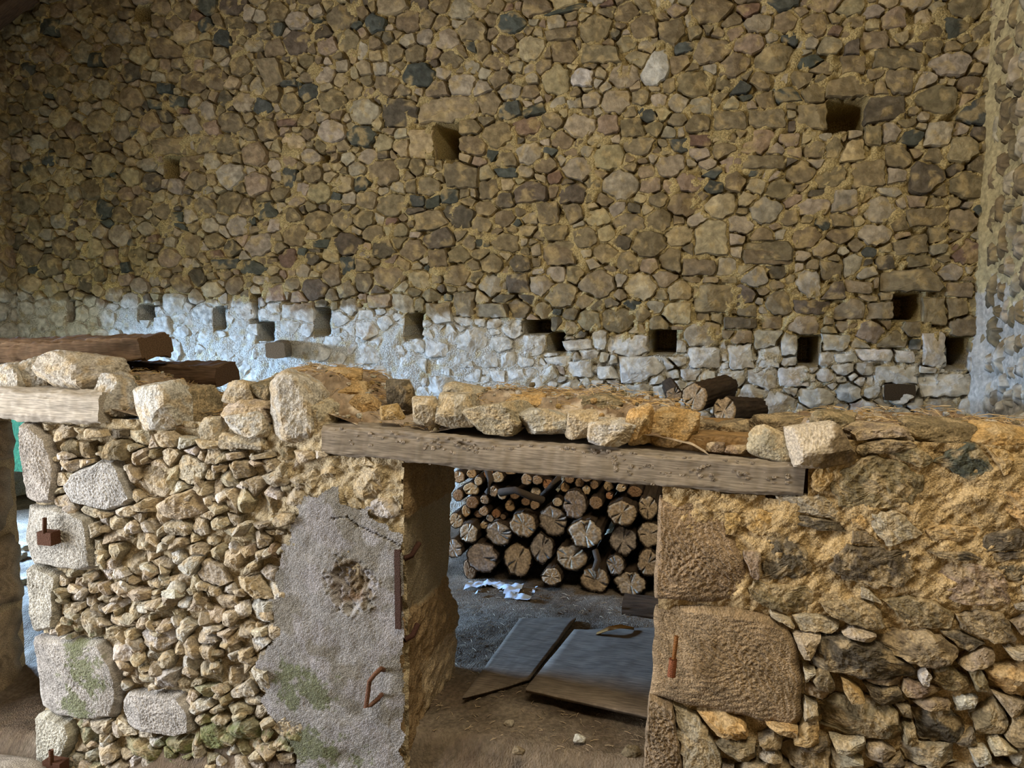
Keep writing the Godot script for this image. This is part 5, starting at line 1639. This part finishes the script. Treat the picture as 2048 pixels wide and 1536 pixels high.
# ---------------------------------------------------------------- iron
func ironwork() -> void:
	var rust := S(104, 70, 50)
	var b := box(Vector3(0.07, 0.055, 0.05), Vector3(-2.673, 0.696, -2.530), rust)
	b.join(rod([Vector3(-2.673, 0.720, -2.510), Vector3(-2.669, 0.784, -2.510)], 0.009, rust))
	solo("iron_pintle", b.mesh(M.rust), "rusty iron hinge pin in the granite quoin of the further doorway", "pintle")
	b = box(Vector3(0.09, 0.05, 0.05), Vector3(-2.698, -0.300, -2.530), rust)
	b.join(rod([Vector3(-2.700, -0.284, -2.510), Vector3(-2.698, -0.221, -2.510)], 0.009, rust))
	solo("iron_pintle", b.mesh(M.rust), "rusty iron hinge pin low in the quoin of the further doorway", "pintle")
	b = rod([Vector3(-0.127, 0.411, -2.535), Vector3(-0.123, 0.471, -2.535)], 0.014, S(168, 106, 76))
	b.join(rod([Vector3(-0.121, 0.468, -2.535), Vector3(-0.113, 0.551, -2.535)], 0.007, S(160, 110, 64)))
	solo("iron_pintle", b.mesh(M.rust), "orange rusty hinge pin leaded into the brown granite jamb stone", "pintle")
	b = rod([Vector3(-1.191, 0.282, -2.580), Vector3(-1.175, 0.317, -2.520), Vector3(-1.190, 0.303, -2.500), Vector3(-1.213, 0.274, -2.500), Vector3(-1.220, 0.229, -2.500), Vector3(-1.229, 0.172, -2.500), Vector3(-1.208, 0.183, -2.500), Vector3(-1.181, 0.208, -2.510), Vector3(-1.201, 0.187, -2.580)], 0.0085, S(126, 92, 74))
	solo("iron_staple", b.mesh(M.rust), "bent rusty iron staple hanging from the cement render by the doorway", "staple")
	b = box(Vector3(0.022, 0.30, 0.02), Vector3(-1.124, 0.606, -2.570), S(92, 70, 62))
	for q in [[0.712, 0.07], [0.40, 0.05]]:
		b.join(rod([Vector3(-1.115, q[0], -2.60), Vector3(-1.095, q[0] + 0.005, -2.63), Vector3(-1.09, q[0] + 0.035, -2.62 - q[1])], 0.011, S(84, 58, 48)))
	solo("iron_strap", b.mesh(M.rust), "rusty iron strap clamped to the corner of the door jamb", "strap")

# ---------------------------------------------------------------- plastered side wall and the rest of the shell
func side_wall() -> void:
	rng.seed = 71
	var w := thing("wall_side", "pale plastered wall with dark stones showing through the plaster", "wall", Vector3.ZERO, "", "structure")
	# local x runs from the tall wall towards the viewer
	var fr := Transform3D(Basis(Vector3(0, 0, 1), Vector3.UP, Vector3.LEFT), Vector3(SIDE, 0, BACK))
	var hgt := func(x: float, y: float) -> float:
		var p := Vector3(x, y, 9)
		return 0.015 + 0.02 * F3(p, 2.0) + 0.014 * F3(p, 9.0) + 0.008 * F3(p, 30.0) + 0.05 * smoothstep(0.25, 0.0, x)
	var col := func(p: Vector3) -> Color:
		var k := 1.0 + 0.2 * F3(p, 5.0) + 0.2 * F3(p, 30.0)
		var c := S(214, 198, 152)
		if p.y + 0.25 * F3(p, 3.0) < 1.75:
			c = S(216, 210, 196)
		return Color(c.r * k, c.g * k, c.b * k)
	part("plaster", sheet(0.0, 3.0, 0.0, 4.75, 0.016, hgt, col, fr).mesh(M.plaster), w)
	part("core", box(Vector3(0.4, 5.2, 9.4), Vector3(SIDE + 0.26, 2.3, -1.2), S(170, 155, 120)).mesh(M.shell), w)
	var list := []
	for p in pack(PackedVector2Array([Vector2(0.02, 0.9), Vector2(1.2, 0.9), Vector2(1.2, 4.7), Vector2(0.02, 4.7)]), [], [[0.085, 250], [0.065, 700], [0.05, 900]], 0.8, 0.03, func(_p): return rng.randf() < 0.2):
		list.append({"poly": p, "kind": ["d", "b", "b", "t"][rng.randi() % 4], "w": area(p), "n": 22, "k": 6, "proud": rng.randf_range(0.045, 0.06), "rough": 0.006, "tilt": 0.05, "slope": 0.2, "bevel": 0.45, "frame": fr, "color": palette(["b", "t", "b"][rng.randi() % 3]), "tint": far_tint, "wobble": 0.25, "smooth": 2})
	lay(w, list, 300, false, func(_s): return M.far_stone, M.far_stone)

func shell() -> void:
	var c := S(170, 142, 100)
	# wall on the door side: nearer part stands further in and holds the big doorway
	var w := thing("wall_door_side", "rubble wall with the wide barn doorway that lets the daylight in, and an added light screen outside", "wall", Vector3.ZERO, "", "structure")
	for q in [[Vector3(0.5, 5.3, 1.35), Vector3(-5.25, 2.25, -2.425)], [Vector3(0.5, 5.3, 3.25), Vector3(-5.25, 2.25, 1.775)], [Vector3(0.5, 0.4, 3.2), Vector3(-5.25, 2.45, -0.8)], [Vector3(0.5, 0.8, 3.2), Vector3(-5.25, 4.55, -0.8)], [Vector3(0.5, 1.5, 0.1), Vector3(-5.25, 3.4, -1.75)], [Vector3(0.5, 1.5, 0.1), Vector3(-5.25, 3.4, 0.15)],
			[Vector3(0.4, 2.2, 1.4), Vector3(-6.35, 0.7, -5.2)], [Vector3(0.4, 2.2, 0.2), Vector3(-6.35, 0.7, -3.1)], [Vector3(2.9, 3.6, 0.3), Vector3(-6.95, 1.4, -2.15)], [Vector3(0.4, 3.1, 2.9), Vector3(-6.35, 3.35, -4.45)], [Vector3(1.0, 5.3, 0.4), Vector3(-5.7, 2.25, -2.9)]]:  # the long block outdoors is an added screen, keeping byre light off the doorway
		part("masonry", box(q[0], q[1], c).mesh(M.shell), w)
	var fr := Transform3D(Basis(Vector3(0, 0, -1), Vector3.UP, Vector3.RIGHT), Vector3(-6.12, 0, -4.9))
	rng.seed = 81
	part("mortar", sheet(0.0, 0.75, 0.0, 4.75, 0.03, func(x: float, y: float) -> float: return 0.03 * F3(Vector3(x, y, 4), 5.0), far_mortar_tint, fr).mesh(M.far_mortar), w)
	for p in pack(PackedVector2Array([Vector2(0.0, 0.8), Vector2(0.7, 0.8), Vector2(0.7, 4.7), Vector2(0.0, 4.7)]), [], [[0.08, 200], [0.055, 500], [0.035, 900]], 1.2, 0.004, func(_p): return true):
		var b := Buf.new()
		stone(b, p, {"n": 12, "k": 3, "proud": rng.randf_range(0.015, 0.05), "rough": 0.012, "tilt": 0.12, "bevel": 0.2, "frame": fr, "color": palette(far_kind()), "wobble": 0.1}, far_tint)
		part("stone", b.mesh(M.far_stone, true), w)
	w = thing("wall_near", "rubble wall behind the viewer", "wall", Vector3.ZERO, "", "structure")
	part("masonry", box(Vector3(7.2, 5.3, 0.4), Vector3(-1.8, 2.25, 3.4), c).mesh(M.shell), w)
	var r := thing("ceiling", "dark boarded roof of the barn with boards missing", "roof", Vector3.ZERO, "", "structure")
	for q in [[Vector3(6.0, 0.2, 9.6), Vector3(-3.8, 4.95, -1.2)], [Vector3(1.1, 0.2, 9.6), Vector3(1.55, 4.95, -1.2)], [Vector3(1.8, 0.2, 4.8), Vector3(0.1, 4.95, -3.7)], [Vector3(1.8, 0.2, 3.5), Vector3(0.1, 4.95, 1.85)]]:
		part("boards", box(q[0], q[1], S(104, 84, 62)).mesh(M.shell), r)
	var ba := Vector3(-6.208, 3.996, -5.300)
	var bb := Vector3(-5.546, 4.300, -5.300)
	var o := thing("roof_beam", "dark roof beam crossing the upper corner of the tall wall", "beam", ba)
	o.rotation.z = atan2(bb.y - ba.y, bb.x - ba.x)
	part("beam", timber((bb - ba).length(), 0.16, 0.2, S(112, 90, 72), 44.0, 0.01, 24, 30, 0.2).mesh(M.wood), o)

# ---------------------------------------------------------------- camera and light
func camera_and_light() -> void:
	var cam := Camera3D.new()
	cam.name = "camera"
	add_child(cam)
	cam.position = Vector3(0, 1.6, 0)
	cam.rotation_degrees = Vector3(-4.8, 15.0, 0)
	cam.fov = rad_to_deg(2.0 * atan(768.0 / 1538.0))
	cam.near = 0.05
	cam.far = 60.0
	cam.current = true
	var env := Environment.new()
	var sky := Sky.new()
	var ps := ProceduralSkyMaterial.new()
	ps.sky_top_color = Color(0.45, 0.62, 0.9)
	ps.sky_horizon_color = Color(0.8, 0.86, 0.95)
	ps.ground_bottom_color = Color(0.35, 0.33, 0.28)
	ps.ground_horizon_color = Color(0.5, 0.48, 0.42)
	sky.sky_material = ps
	env.sky = sky
	env.background_mode = Environment.BG_SKY
	env.ambient_light_source = Environment.AMBIENT_SOURCE_DISABLED
	env.tonemap_mode = Environment.TONE_MAPPER_LINEAR
	env.tonemap_exposure = 0.98
	env.sdfgi_enabled = true
	env.ssao_enabled = true
	env.ssil_enabled = true
	var we := WorldEnvironment.new()
	we.name = "environment"
	we.environment = env
	add_child(we)
	# daylight standing in the openings: the wide doorway and an opening added above it as fill for the tall wall, the low byre door, the gap in the roof
	opening("doorway_daylight", Vector3(-4.98, 1.0, -0.8), -PI / 2.0, Vector2(1.8, 2.3), Color(0.97, 0.98, 1.0), 40.0)
	opening("added_upper_fill", Vector3(-4.98, 3.4, -0.8), -PI / 2.0, Vector2(1.8, 1.4), Color(1.0, 0.96, 0.88), 7.0)
	opening("roof_gap_daylight", Vector3(0.1, 4.83, -0.6), 0.0, Vector2(1.8, 1.4), Color(1.0, 0.94, 0.82), 24.0, -PI / 2.0)
	# the low sky over the yard, seen through the byre door
	opening("open_sky_daylight", Vector3(-8.0, 2.5, -3.7), -PI / 2.0, Vector2(2.8, 1.6), Color(0.62, 0.79, 1.0), 1000.0)

func opening(called: String, at: Vector3, turn: float, size: Vector2, col: Color, energy: float, tip := 0.0) -> void:
	var a := AreaLight3D.new()
	a.name = called
	add_child(a)
	a.position = at
	a.rotation = Vector3(tip, turn, 0.0)
	a.area_size = size
	a.light_color = col
	a.light_energy = energy
	a.area_range = 30.0
	a.shadow_enabled = true

func _ready() -> void:
	sn.seed = 5
	sn.noise_type = FastNoiseLite.TYPE_SIMPLEX
	sn.frequency = 1.0
	sn.fractal_type = FastNoiseLite.FRACTAL_NONE
	fb.seed = 9
	fb.noise_type = FastNoiseLite.TYPE_SIMPLEX
	fb.frequency = 1.0
	fb.fractal_type = FastNoiseLite.FRACTAL_FBM
	fb.fractal_octaves = 3
	camera_and_light()
	make_materials()
	shell()
	tall_wall()
	side_wall()
	partition_wall()
	capping()
	timbers()
	floor_and_litter()
	firewood()
	loose()
	ironwork()
